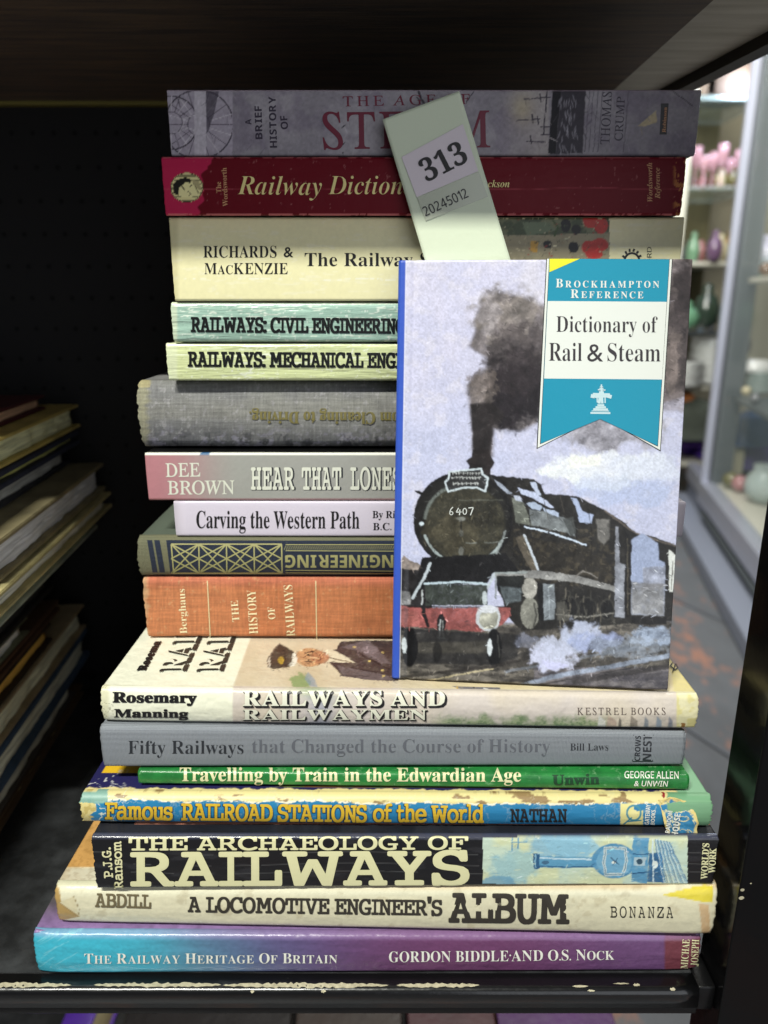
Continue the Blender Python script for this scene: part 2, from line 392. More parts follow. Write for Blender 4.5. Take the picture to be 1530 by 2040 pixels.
# ------------------------------------------------------------------ a book lying flat, spine to the camera
class Book:
    def __init__(s, name, label, A, B, z0, z1, depth, bulge, m, edge=.0012, board=.0025, nx=60, ny=14, overhang=.003,
                 paint=None, k=.86, wrinkle=0, fray=0, cover_m=None, lower_m=None, page=None, case=True, sp_out=0, groove=False, end=0.0, seed=0, skew=0, top_paint=None, tilt=(0, 0)):
        """A, B: (x, y) of the spine's left and right ends on the plan; z0..z1 height; tilt: extra z at the right end (bottom, top)"""
        s.A = np.array([*A, 0.0]); s.B = np.array([*B, 0.0]); s.z0, s.z1 = z0, z1; s.bulge = bulge; s.edge = edge; s.tilt = tilt
        e = (s.B - s.A); s.len = np.linalg.norm(e); s.e = e / s.len; s.n = np.array([s.e[1], -s.e[0], 0.0])   # n points to the camera
        s.owner = s.o = empty(name, label, 'book', tuple((s.A + s.B) / 2 + [0, 0, z0]))
        s.wr = wrinkle; s.seed = seed; s.fray = fray; s.end = end; s.case = case
        u = np.linspace(0, 1, nx); T = z1 - z0
        th = np.linspace(0, 1, ny); v = np.concatenate([[0, .004], .5 - .5 * np.cos(np.pi * th)[1:-1] ** 1 * 1, [.996, 1]]) if ny < 20 else np.linspace(0, 1, ny)
        U, Vv = np.meshgrid(u, v)
        P = s.point(U, Vv)
        if fray:
            r = (fbm(Vv * 40, U * 0 + 3, 2.2, 4, seed) - .4) * fray; r2 = (fbm(Vv * 40, U * 0 + 9, 2.2, 4, seed + 5) - .4) * fray
            P = P - s.e * (r * np.exp(-U * s.len / .003))[..., None] + s.e * (r2 * np.exp(-(1 - U) * s.len / .003))[..., None]
        back = s.point(U * .998 + .001, np.clip(Vv, .02, .98)); back = back - s.n * (np.einsum('ijk,k->ij', back - s.A, s.n) + .004)[..., None]
        cols = None
        if paint:
            X, Y = proj(P.reshape(-1, 3)); pt = Paint(X, Y, (128, 128, 128), k); paint(pt, U.ravel(), Vv.ravel()); cols = np.clip(pt.c, 0, 1)
        s.spine = solid_grid('spine', P, back, m, s.o, cols)
        cm = cover_m or m; lm = lower_m or cm
        zt = [z1, z1 + tilt[1]]; zb = [z0, z0 + tilt[0]]
        st = edge * .25   # boards begin just behind the spine's turn
        def slab(nm, za, zb_, mm, up):
            ov = 0.0004 if not case else 0
            nxs, nys = 26, 12; g = []
            us = np.linspace(0.0005, .9995, nxs); ds = np.concatenate([[0], np.linspace(.004, depth, nys)])
            G = np.zeros((len(ds), nxs, 3))
            for j, d in enumerate(ds):
                for i, uu in enumerate(us):
                    p = s.A + s.e * (uu * s.len) - s.n * (edge * .55 + d + s.endback(uu))
                    z = za[0] + (za[1] - za[0]) * uu
                    gd = 0
                    if groove: gd = -.0009 * math.exp(-((d - .008) / .003) ** 2)
                    p[2] = z + (gd if up else -gd) + (fbm(np.array([uu * 5]), np.array([d * 30]), 1, 2, seed + 3)[0] - .5) * .0004 * (1 if up else 0) - (.0006 if d == 0 else .0002) * (1 if up else -1)
                    G[j, i] = p
            if not up: G = G[::-1]
            bk = G.copy(); bk[..., 2] += -board if up else board
            c2 = None
            if up and top_paint:
                nxs2, nys2 = 420, 240
                us = np.linspace(.0005, .9995, nxs2); dd = np.concatenate([[0], .0008 + (depth - .0008) * np.linspace(0, 1, nys2) ** 1.6])
                UU, DD = np.meshgrid(us, dd); G = s.A + s.e * (UU * s.len)[..., None] - s.n * (edge * .55 + DD + s.endback(UU))[..., None]
                G[..., 2] = za[0] + (za[1] - za[0]) * UU - .0002 - .0004 * (DD == 0); bk = G.copy(); bk[..., 2] -= board
                X, Y = proj(G.reshape(-1, 3)); pt = Paint(X, Y, (128, 128, 128), k); top_paint(pt, UU.ravel(), DD.ravel()); c2 = np.clip(pt.c, 0, 1)
            return solid_grid(nm, G, bk, mm, s.o, c2)
        s.top = slab('upper_cover', zt, zb, cm, True)
        s.low = slab('lower_cover', zb, zt, lm, False)
        pg = page or M_PAGE; a = s.A + s.e * overhang - s.n * (.004 + edge); b = s.B - s.e * overhang - s.n * (.004 + edge)
        c = b - s.n * (depth - .004 - edge - overhang); d = a - s.n * (depth - .004 - edge - overhang)
        bm = bmesh.new(); q = []
        for (p, kk) in ((a, 0), (b, 1), (c, 1), (d, 0)): q.append(bm.verts.new((p[0], p[1], z0 + tilt[0] * kk + board + .0003)))
        for (p, kk) in ((a, 0), (b, 1), (c, 1), (d, 0)): q.append(bm.verts.new((p[0], p[1], z1 + tilt[1] * kk - board - .0006)))
        for f in ((3, 2, 1, 0), (4, 5, 6, 7), (0, 1, 5, 4), (1, 2, 6, 5), (2, 3, 7, 6), (3, 0, 4, 7)): bm.faces.new([q[i] for i in f])
        me = bpy.data.meshes.new('page_block'); bm.to_mesh(me); bm.free(); link('page_block', me, pg, s.o)
    def endback(s, u): return 0 * u
    def out(s, u, v, wr=True):
        o = s.bulge * (1 - (2 * v - 1) ** 2)
        T = s.z1 - s.z0; r = s.edge; q = np.minimum(v, 1 - v) * T
        o = o - np.where(q < r, r - np.sqrt(np.clip(r * r - (r - q) ** 2, 0, None)), 0)
        if s.wr and not wr: o = o + s.wr * .45
        elif s.wr: o = o + (fbm(u * s.len * 600, v * T * 3500, 14, 3, s.seed + 20) - .5) * s.wr * np.clip(q / .002, 0, 1)
        if s.end: o = o + s.end * (np.exp(-u * s.len / .004) + np.exp(-(1 - u) * s.len / .004))
        return o
    def point(s, u, v, lift=0):
        z = (s.z0 + s.tilt[0] * u) * (1 - v) + (s.z1 + s.tilt[1] * u) * v
        o = s.out(u, v) + lift
        return s.A + s.e * (u * s.len)[..., None] + s.n * o[..., None] + np.stack([0 * z, 0 * z, z], -1)
    def __call__(s, px, py, lift=0):
        off = np.zeros(np.shape(px))
        for it in range(9):
            d = ray(px, py); t = (((s.A - CAM) @ s.n) + off) / (d @ s.n); P = CAM + d * t[..., None]
            u = np.clip((P - s.A) @ s.e / s.len, 0, 1); zb = s.z0 + s.tilt[0] * u; zt = s.z1 + s.tilt[1] * u
            v = np.clip((P[..., 2] - zb) / (zt - zb), .012, .988); off = off * .45 + .55 * (s.out(u, v, False) + lift) if it else s.out(u, v, False) + lift
        return P
# ------------------------------------------------------------------ shelf unit
M_BLACK = mat('black_paint', (12, 12, 13), .35, coat=.1, spec=.3, k=1, wear=(260, .70, .74, (120, 118, 110)), bump=[(60, .0006), (900, .00006)])
M_SHELF = mat('shelf_top_paint', (38, 39, 40), .40, coat=.12, spec=.3, k=1, var=(45, .9, (70, 72, 74), .42, .72), bump=[(120, .0005), (700, .0001)])
M_BACKP = mat('pegboard_black', (10, 10, 10), .7, k=1, bump=[(300, .0002)])
M_WOODU = mat('dark_board', (112, 96, 80), .6, k=1, var=(16, .9, (74, 70, 68), .35, .65), stretch=(1, 14, 14), bump=[(40, .0003)])
M_PALEU = mat('pale_lit_board', (206, 203, 188), .6, k=1, var=(14, .9, (172, 168, 150)), stretch=(1, 8, 8))  # pale tone carries the light falling on the underside's right end
M_CHIP = mat('bare_cream_undercoat', (206, 198, 168), .7, k=.8, var=(700, .5, (120, 112, 90)), bump=[(500, .0002)])
M_HOLE = mat('peg_hole_dark', (4, 4, 4), .9, k=1)

sh = empty('shelf_unit', 'black painted metal shelf the tall stack of railway books stands on', 'shelf', (-.05, .1, -.013))
def front_edge(name, x0, x1, y0, zt, hgt, r, depth, m, parent):
    """shelf board with a rolled front lip"""
    prof = [(depth, zt), (y0 + .02, zt)]
    for k in range(9): a = math.pi / 2 * k / 8; prof.append((y0 + r - r * math.sin(a), zt - r + r * math.cos(a)))
    prof += [(y0, zt - hgt), (y0 + .004, zt - hgt - .002), (depth, zt - hgt - .002)]
    nx = 80; vs = []; fs = []; n = len(prof)
    for i in range(nx + 1):
        x = x0 + (x1 - x0) * i / nx
        for (y, z) in prof: vs.append((x, y, z))
    for i in range(nx):
        for k in range(n - 1): fs.append((i * n + k, (i + 1) * n + k, (i + 1) * n + k + 1, i * n + k + 1))
        fs.append((i * n + n - 1, (i + 1) * n + n - 1, (i + 1) * n, i * n))
    fs.append(tuple(range(n))); fs.append(tuple(nx * n + k for k in range(n))[::-1])
    o = pymesh(name, vs, fs, m, parent); o.data.polygons.foreach_set('use_smooth', [len(p.vertices) == 4 and abs(p.normal.x) < .5 and abs(p.normal.y) + abs(p.normal.z) < 1.42 for p in o.data.polygons]); return o
LIP = -.0075
M_LIP = mat('black_gloss_lip', (12, 12, 13), .28, k=1, coat=.6, spec=.4, bump=[(70, .0005)], wear=(420, .70, .76, (96, 94, 88)))
front_edge('shelf_board', -.62, .1338, LIP, -.0006, .0092, .003, .27, M_LIP, sh)
box('worn_top_sheet', (-.62, .0012, -.0006), (.1334, .27, -.0001), M_SHELF, sh)
box('front_rail', (-.62, LIP + .0002, -.0135), (.1338, LIP + .010, -.0090), M_BLACK, sh, .0006)
# ragged chips of paint lost along the lip
random.seed(4)
def chip(x0, x1, yc, wd, nm='paint_chip'):
    wd *= 1.5 if x0 < .03 else .75
    n = max(6, int((x1 - x0) / .0012)); vs = []; fs = []
    for i in range(n + 1):
        x = x0 + (x1 - x0) * i / n; t = math.sin(math.pi * i / n) ** .4
        a = yc + wd * t * (.25 + .75 * random.random()); b = yc - wd * t * (.3 + .5 * random.random())
        for y in (a, b):
            if y > LIP + .003: z = -.0006
            else: dd = min(max(LIP + .003 - y, 0), .003); z = -.0006 - .003 + math.sqrt(max(.003 ** 2 - dd ** 2, 0))
            vs.append((x, y - .0001, z + .00015))
        if i: k = len(vs) - 4; fs.append((k, k + 1, k + 3, k + 2))
    pymesh(nm, vs, fs, M_CHIP, sh)
def xpx(px, Y=-.005): return float(on_z(px, 1962, 0)[0])
for a, b, y, wd in ((-60, 142, -.0047, .0011), (186, 440, -.0046, .0010), (444, 775, -.0048, .0011), (790, 955, -.0048, .0009), (925, 956, -.0046, .0009),
                    (1140, 1172, -.0052, .0008), (1222, 1256, -.0040, .0007), (1168, 1184, -.0066, .0005), (1262, 1276, -.0046, .0012), (1333, 1344, -.0062, .0009), (500, 508, -.0068, .0004), (640, 650, -.0068, .0004)):
    chip(xpx(a), xpx(b), y, wd)
box('back_panel', (-.62, .276, -.012), (.158, .280, .42), M_BACKP, sh)
# peg holes of the back panel, flat near-black discs painted for the shade inside them
vs = []; fs = []
for ix in range(-22, 12):
    for iz in range(0, 18):
        cx, cz = ix * .0136 + .004, .035 + iz * .0205; i0 = len(vs)
        for k in range(10): a = 2 * math.pi * k / 10; vs.append((cx + .0016 * math.cos(a), .2757, cz + .0016 * math.sin(a)))
        fs.append(tuple(range(i0, i0 + 10))[::-1])
o = pymesh('peg_holes', vs, fs, M_HOLE, sh); o['kind'] = 'stuff'
# post in front on the right: black square tube
M_POST = mat('black_gloss_paint', (9, 9, 10), .17, k=1, spec=.22, bump=[(30, .0004), (400, .00005)])
pz = box('corner_post', (.1418, -.0105, -.30), (.182, .0125, .56), M_POST, sh, .0007)
for (px, py, r) in ((1479, 1773, .0009), (1477, 1789, .0011), (1496, 1760, .0004)):
    p = on_y(px, py, -.0107); n = 9
    pymesh('paint_fleck', [(p[0] + r * math.cos(6.283 * k / n) * (.8 + .3 * random.random()), -.0107, p[2] + r * .8 * math.sin(6.283 * k / n)) for k in range(n)], [tuple(range(n))[::-1]], M_CHIP, sh)
# rail that joins the board to the post
box('side_rail', (.1340, LIP + .002, -.0135), (.1416, .27, -.0008), M_BLACK, sh, .0008)
# upper board
up = empty('upper_shelf', 'dark wooden shelf board above the stack, seen from below', 'shelf', (-.1, .1, .40))
quadbox('shelf_board', [(-.62, -.006), (.138, -.006), (.138, .2765), (-.62, .2765)], .401, .417, M_WOODU, up)
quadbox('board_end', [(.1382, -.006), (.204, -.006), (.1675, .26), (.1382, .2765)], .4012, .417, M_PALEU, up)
quadbox('edge_rail', [(.2012, -.006), (.211, -.006), (.1725, .262), (.163, .262)], .3955, .418, mat('rail_brown', (44, 38, 28), .5, k=1, var=(30, .8, (18, 18, 17))), up)
box('batten', (-.62, .2700, .3985), (.150, .2756, .4008), mat('yellowed_batten', (112, 104, 48), .6, k=1), up)

# ------------------------------------------------------------------ the stack, bottom to top
G3 = 2.833
# 1 ---- purple and teal dust jacket
def p_heritage(p, u, v):
    t = sm(60, 780, p.x); c0 = lin((60, 166, 188)); c1 = lin((100, 58, 94)); c2 = lin((98, 66, 106))
    a = sm(150, 700, p.x + (fbm(p.x, p.y, 160, 3, 2) - .5) * 120 + (p.y - 1900) * -.6)[:, None]
    p.c = c0 * (1 - a) + c1 * a
    m = (np.exp(-((p.x - 560) / 170) ** 2) * .6)[:, None]; p.c = p.c * (1 - m) + lin((84, 84, 128)) * m
    b = sm(1000, 1260, p.x)[:, None]; p.c = p.c * (1 - b) + c2 * b
    b = sm(1322, 1326, p.x)[:, None]; p.c = p.c * (1 - b) + lin((104, 52, 62)) * b
    tt = (sm(.86, .98, v) * .4)[:, None]; p.c = p.c * (1 - tt) + lin((150, 125, 170)) * tt
    for k in range(14):
        x0 = 70 + 60 * random.random(); y0 = 1860 + 70 * random.random(); p.line([(x0, y0), (x0 + 30 + 30 * random.random(), y0 - 25)], 1.5, (150, 215, 225), 1.5, .5, True)
    p.grain(.10, 5)
M_VC = mat('printed_jacket', attr=True, rough=.34, spec=.4, bump=[(70, .0012), (500, .00008)], coat=.15)
M_VCM = mat('printed_matt_cover', attr=True, rough=.45, bump=[(900, .00005)])
M_VCG = mat('printed_gloss_cover', attr=True, rough=.26, bump=[(160, .0004)], coat=.3)
def top_heritage(p, u, d):
    p.c[:] = lin((92, 62, 70)); a = sm(.10, .0, u)[:, None]; p.c = p.c * (1 - a * .5) + lin((70, 90, 80)) * a * .5
    a = sm(.02, .0, d)[:, None]; p.c = p.c * (1 - a) + lin((130, 105, 150)) * a
    for k, (dd, wd) in enumerate(((.0290, .0022), (.0352, .0015))):
        m = ((np.abs(d - dd) < wd)).astype(float)[:, None]; p.c = p.c * (1 - m) + lin((228, 218, 165)) * m
    p.grain(.3, 12)
b1 = Book('book', 'large book at the bottom of the stack, glossy jacket fading from turquoise to purple', (-.149, -.0005), (.1356, .0012), .0003, .0224, .205, .0012, M_VC,
          edge=.0025, nx=420, ny=46, paint=p_heritage, tilt=(0, -.0032), wrinkle=.0004, fray=.0012, top_paint=top_heritage, cover_m=M_VC, end=-.0012, seed=3)
M_W = mat('white_print', (240, 240, 228), .4); M_K = mat('black_print', (26, 25, 26), .4, k=1)
M_KW = mat('worn_black_print', (24, 24, 25), .4, k=1, alpha=(420, .34, .42)); M_CRM = mat('cream_print', (232, 228, 180), .45)
text(b1, 'THE RAILWAY HERITAGE OF BRITAIN'.title().replace('Of', 'Of'), 'B', (168, 1920), (672, 1919), 20, M_W, -.006, small=.80, track=.09)
text(b1, 'GORDON BIDDLE', 'B', (775, 1917), (1013, 1915), 21, M_W, -.006, track=.09, name='author_lettering')
text(b1, '\u00b7', 'G', (1015, 1914), (1018, 1914), 21, M_W, name='author_lettering')
text(b1, 'AND O.S. Nock', 'B', (1019, 1915), (1224, 1912), 21, M_W, -.006, small=.84, track=.09, name='author_lettering')
text(b1, 'MICHAE', 'B', (1370, 1930), (1374, 1872), 14, M_CRM, -.006, name='publisher_lettering')
text(b1, 'JOSEPH', 'B', (1390, 1925), (1393, 1872), 14, M_CRM, -.006, name='publisher_lettering')

# 2 ---- stained cream jacket
def p_album(p, u, v):
    p.c[:] = lin((214, 208, 178)); p.put(fbm(p.x, p.y, 260, 4, 1) * .5, (196, 192, 168))
    p.put(sm(1620, 1300, p.x) * 0 + sm(.86, 1, v) * .55 * sm(500, 900, p.x), (196, 150, 92)); p.put(sm(.93, 1, v) * sm(500, 200, p.x) * .7, (205, 205, 175))
    p.put(np.exp(-((p.y - 1778) / 8) ** 2) * .5, (232, 230, 205))
    # yellow torn corner on the right, brown tear on the left
    p.poly([(1320, 1784), (1335, 1772), (1405, 1762), (1420, 1765), (1420, 1798), (1400, 1797), (1350, 1788)], (226, 208, 64), 2)
    p.poly([(1290, 1765), (1345, 1762), (1400, 1762), (1330, 1780), (1290, 1783)], (226, 220, 190), 2)
    p.poly([(1392, 1800), (1412, 1802), (1416, 1866), (1398, 1860), (1396, 1830)], (206, 160, 106), 3, .75, tex=.4)
    p.poly([(100, 1745), (118, 1770), (122, 1800), (160, 1826), (150, 1828), (130, 1832), (110, 1838), (95, 1830)], (182, 150, 92), 2)
    p.poly([(118, 1798), (147, 1786), (158, 1824), (140, 1812)], (218, 208, 172), 1.5); p.line([(147, 1786), (158, 1812), (156, 1826)], 1.5, (150, 130, 90)); p.line([(118, 1798), (155, 1826)], 1.2, (150, 125, 80))
    p.line([(112, 1800), (113, 1830)], 2, (120, 90, 50), 2, .6, tex=.5, ts=4)
    p.put(sm(.64, .72, fbm(p.x, p.y, 26, 5, 9)) * .25, (150, 130, 90)); p.grain(.08, 4)
M_VCS = mat('printed_soft_cover', attr=True, rough=.34, bump=[(45, .0010), (500, .0001)], coat=.2)
def top_album(p, u, d):
    p.c[:] = lin((196, 150, 88)); p.put(sm(.0095, .0085, d), (214, 208, 184)); p.put(np.exp(-((d - .0092) / .0004) ** 2) * .8, (238, 232, 200)); p.put(sm(.35, .7, fbm(p.x, p.y, 40, 4, 7)) * .4, (168, 128, 70)); p.put(sm(.57, .63, fbm(p.x, p.y, 6, 3, 8)) * .25, (120, 85, 40))
b2 = Book('book', 'cream stained jacket book with heavy black title, torn yellow corner, second from the bottom', (-.1393, .0051), (.1383, -.0004), .0222, .0418, .19, .0018, M_VCS,
          edge=.003, nx=420, ny=44, paint=p_album, tilt=(-.0017, .0052), wrinkle=.0003, fray=.0012, top_paint=top_album, seed=8, end=-.0005)
M_BRN = mat('dark_brown_print', (52, 48, 42), .45, k=1); M_GBR = mat('faded_brown_print', (104, 94, 70), .45, k=1)
text(b2, 'ABDILL', 'S', (190, 1807), (300, 1810), 27, M_GBR, .03, track=.06, name='author_lettering')
text(b2, 'A LOCOMOTIVE ENGINEER\u2019S'.replace('\u2019', "'"), 'S', (375, 1817), (880, 1824), 30, M_BRN, .032, track=.06)
text(b2, 'ALBUM', 'S', (896, 1837), (1132, 1840), 57, M_BRN, .04, track=.05)
text(b2, 'BONANZA', 'S', (1216, 1828), (1341, 1829), 22, M_K, -.004, track=.30, name='publisher_lettering')

# 3 ---- black paperback with cream slab title and blue engine picture
def p_arch(p, u, v):
    p.c[:] = lin((22, 22, 25), 1.0); p.put(sm(.6, .75, fbm(p.x, p.y * 4, 60, 4, 4)) * .25, (70, 70, 75))
    for yy in (1700, 1722, 1738): p.put(np.exp(-((p.y - yy + 3 * np.sin(p.x / 90)) / .8) ** 2) * .35 * (fbm(p.x, p.y, 40, 2, 3) > .45), (120, 120, 120))
    p.frame(780, 1600, 2.04)
    x0, x1, y0, y1 = 371, 1200, 138, 328
    inside = (p.x > x0) & (p.x < x1 + 3) & (p.y > y0 - .004 * (p.x - x0)) & (p.y < y1)
    keep = p.c.copy()
    p.put(inside * 1.0, (205, 224, 205)); p.warp(4, 30)
    p.put(sm(.35, .65, fbm(p.x, p.y, 110, 4, 12)) * .8, (222, 226, 178)); p.cloud(690, 180, 120, 60, (130, 185, 215), .8, 50, 4); p.cloud(520, 260, 90, 60, (150, 196, 206), .7, 50, 6)
    p.cloud(430, 320, 90, 20, (110, 165, 195), .8, 20, 8); p.poly([(600, 135), (800, 135), (850, 180), (780, 225), (690, 215), (640, 195)], (150, 200, 222), 6, .8, tex=.4)
    p.poly([(585, 215), (825, 222), (825, 262), (585, 264)], (98, 160, 195), 3); p.line([(590, 224), (825, 230)], 6, (205, 230, 240), 3); p.line([(590, 258), (820, 260)], 5, (50, 100, 140), 3)
    p.poly([(574, 205), (600, 210), (604, 268), (578, 270)], (50, 96, 135), 2); p.line([(584, 212), (586, 262)], 4, (150, 200, 225)); p.ell(625, 243, 14, 8, (70, 110, 140), 2)
    p.ell(905, 235, 92, 70, (88, 150, 190), 5, tex=.3); p.ell(905, 238, 72, 62, (120, 176, 208), 4, tex=.3)
    q = [(870, 182), (950, 186), (955, 240), (940, 290), (868, 290), (862, 240)]; p.line(q + [q[0]], 11, (214, 226, 222), 2); p.line(q + [q[0]], 3, (70, 120, 150), 2)
    p.ell(903, 240, 8, 6, (235, 240, 230)); p.line([(890, 222), (925, 250)], 4, (50, 80, 110)); p.line([(920, 222), (900, 250)], 3, (50, 80, 110))
    p.poly([(980, 140), (1045, 140), (1040, 325), (975, 320)], (96, 158, 196), 3, tex=.3); p.poly([(985, 218), (1035, 220), (1030, 255), (985, 252)], (180, 205, 215), 2); p.ell(1008, 237, 13, 12, (50, 80, 100)); p.line([(980, 205), (1060, 208)], 4, (40, 90, 130)); p.line([(975, 285), (1060, 280)], 5, (40, 90, 130))
    p.poly([(1045, 205), (1100, 200), (1110, 325), (1040, 320)], (58, 108, 150), 3, tex=.3); p.line([(1060, 150), (1065, 320)], 6, (215, 235, 240)); p.ell(1070, 250, 12, 14, (230, 240, 235))
    for k in range(16): 
        a = k / 15; p.line([(1070 + 60 * a, 150 + 10 * a), (1100 + 105 * a, 325 - 60 * (1 - a) * 0)], 4, [(60, 115, 165), (205, 228, 232), (100, 160, 200)][k % 3], 2, .85)
    for k in range(26):
        xx = 380 + 820 * random.random(); yy = 140 + 185 * random.random(); p.line([(xx, yy), (xx + 50 * random.random(), yy + 8 * (random.random() - .5))], 4, [(120, 180, 210), (235, 236, 190), (90, 150, 190)][k % 3], 4, .5, True)
    p.line([(490, 145), (490, 190)], 6, (110, 160, 190)); p.line([(515, 145), (515, 185)], 6, (110, 160, 190)); p.line([(488, 160), (550, 160)], 4, (110, 160, 190))
    p.brush(inside, 500, .28, 4, 3, 14, (.05, .5), (.8, 2.4)); p.c = np.where(inside[:, None], p.c, keep); p.frame(0, 0, 1)
    p.put(sm(.93, 1.0, v) * .5, (92, 96, 120))
def top_arch(p, u, d):
    p.c[:] = lin((30, 30, 34), 1); p.put(sm(.4, .7, fbm(p.x, p.y, 50, 3, 5)) * .3, (60, 60, 66))
    p.put(((d > .0066) & (d < .0086) & (u > .058)) * 1.0, (228, 150, 120)); p.put(((d > .0094) & (u > .07)) * 1.0, (218, 208, 130)); p.put(((d > .0086) & (d < .0094) & (u > .058) & (u < .075)) * 1.0, (200, 90, 60))
b3 = Book('book', 'glossy black paperback with big cream slab lettering and a blue engine picture on its spine', (-.1196, .0019), (.1362, .0007), .0431, .0696, .17, .0006, M_VCG,
          edge=.0016, board=.0004, nx=760, ny=64, paint=p_arch, tilt=(.0033, .0006), wrinkle=.0003, fray=.0018, top_paint=top_arch, cover_m=M_VCG, seed=5, k=.86, case=False)
text(b3, 'THE ARCHAEOLOGY OF', 'S', (257, 1694), (932, 1692), 26, M_CRM, .032, track=.08, slices=6)
text(b3, 'RAILWAYS', 'S', (262, 1765), (933, 1762), 66, M_CRM, .034, track=.05, slices=6)
text(b3, 'P.J.G.', 'S', (225, 1748), (220, 1688), 17, M_CRM, .03, track=.12, name='author_lettering', slices=5)
text(b3, 'Ransom', 'S', (245, 1770), (241, 1676), 17, M_CRM, .03, track=.06, name='author_lettering', slices=5)
text(b3, "WORLD'S", 'B', (1409, 1752), (1413, 1680), 13, M_CRM, .012, name='publisher_lettering')
text(b3, 'WORK', 'B', (1424, 1740), (1427, 1690), 13, M_CRM, .012, name='publisher_lettering')

# 4 ---- battered blue jacket over green cloth
def p_famous(p, u, v):
    p.warp(2, 9, 3)
    p.c[:] = lin((38, 122, 168)); p.put(fbm(p.x, p.y, 70, 4, 3) * .4, (30, 104, 150)); p.put(sm(1000, 1300, p.x) * .5, (44, 130, 176))
    top = 1600 - 4 * (p.x < 700) + (fbm(p.x, p.y * 0, 34, 5, 8) - .5) * 12
    p.put(sm(top + 1, top - 1, p.y), (226, 212, 150)); p.put(sm(top + 1, top - 1, p.y) * sm(.6, .68, fbm(p.x, p.y * 3, 40, 4, 2)) * .8, (120, 82, 50)); 
    p.put(sm(3, 1, np.abs(p.y - top)) * (fbm(p.x, p.y, 8, 3, 6) > .52), (240, 235, 210))
    # worn creases
    cr = np.abs(fbm(p.x, p.y, 26, 4, 31) - .5); wz = sm(290, 200, p.x) + sm(1290, 1340, p.x) + .15
    p.put(sm(.022, .008, cr) * np.clip(wz, 0, 1), (222, 225, 205))
    # torn left edge
    lf = 205 + (fbm(p.y, p.y * 0, 14, 4, 5) - .5) * 30 - (p.y - 1600) * .1; p.put(sm(lf - 17, lf - 19, p.x), (222, 206, 140)); p.put(sm(lf - 17, lf - 19, p.x) * sm(.55, .65, fbm(p.x, p.y, 9, 3, 7)), (200, 180, 110))
    p.put(sm(1634, 1638, p.y + (fbm(p.x, p.y * 0, 12, 3, 9) - .5) * 6) * sm(260, 235, p.x), (226, 212, 150))
    p.put(((p.y < 1600) & (p.x < 215) & (p.y > 1575)) * .8, (90, 160, 160))
    # cream emblem panel
    p.frame(780, 1600, 2.04); p.warp(0, 1, 1)
    p.poly([(930, 2), (985, 2), (985, 35), (1022, 30), (1022, 96), (930, 94)], (232, 222, 150), 1.5); p.ell(985, 40, 28, 30, (70, 140, 160), 3, ring=8); p.ell(985, 42, 15, 15, (236, 226, 160), 2); p.line([(960, 75), (1015, 70)], 5, (60, 130, 150)); p.line([(945, 85), (975, 60)], 6, (60, 130, 150))
    p.frame(0, 0, 1)
    # green cloth at the right end
    gl = 1330 + (fbm(p.y, p.y * 0, 10, 3, 2) - .5) * 8; p.put(sm(gl - 1, gl + 1, p.x), (112, 160, 122)); p.put(sm(gl - 1, gl + 1, p.x) * (np.sin(p.y * 2.4) * .5 + .5) * .25, (150, 190, 150))
    p.put(((p.x > 1300) & (p.x < 1335) & (p.y < 1594)) * (fbm(p.x, p.y, 9, 3, 1) > .62), (150, 30, 40))
def top_famous(p, u, d):
    p.c[:] = lin((34, 32, 78)); p.put(sm(.0035, .0025, d + (fbm(p.x, p.y, 12, 4, 3) - .5) * .003), (228, 212, 150))
    p.put(((d > .013) & (d < .019) & (u > .012) & (u < .105)) * 1.0, (226, 182, 40)); p.put(sm(.3, .34, u) * (d > .004), (140, 100, 56)); p.put(sm(.3, .34, u) * (d > .004) * sm(.45, .6, fbm(p.x * .3, p.y, 14, 3, 4)), (96, 120, 60))
    cr = np.abs(fbm(p.x, p.y, 30, 4, 61) - .5); p.put(sm(.02, .006, cr) * sm(.09, .02, u), (205, 205, 205)); p.put(sm(.95, .955, u), (130, 175, 140))
b4 = Book('book', 'battered blue jacketed book with yellow and black title over green cloth, peeling at both ends', (-.1251, .0096), (.1338, .0066), .0701, .0842, .17, .0022, M_VCM,
          edge=.0022, nx=760, ny=56, paint=p_famous, tilt=(.0002, .0006), wrinkle=.0004, fray=.0022, top_paint=top_famous, seed=14, k=.86)
M_YEL = mat('yellow_print', (222, 184, 52), .45, var=(300, .6, (196, 158, 40))); M_DK = mat('dark_outline_print', (30, 50, 66), .5, k=1); M_TAN = mat('tan_print', (214, 190, 120), .45)
for (s_, a, b, h, st, off) in (('Famous', (210, 1632), (343, 1634), 33, 'S', .03), ('RAILROAD STATIONS', (362, 1634), (730, 1638), 33, 'S', .03), ('of the World', (744, 1637), (963, 1639), 33, 'S', .03)):
    text(b4, s_, st, a, b, h, M_DK, off + .016, track=.02, slices=6, lift=.00010, dx=-1, dy=1, name='lettering_shadow')
    text(b4, s_, st, a, b, h, M_YEL if s_ != 'of the World' else M_YEL, off, track=.04, slices=6, lift=.0003)
text(b4, 'NATHAN', 'S', (1017, 1638), (1129, 1638), 26, M_K, .02, track=.06, name='author_lettering', slices=6)
text(b4, 'GATEWAY', 'NB', (1293, 1643), (1296, 1603), 9, M_W, name='publisher_lettering')
text(b4, 'BOOKS', 'NB', (1304, 1643), (1306, 1614), 8, M_W, name='publisher_lettering')
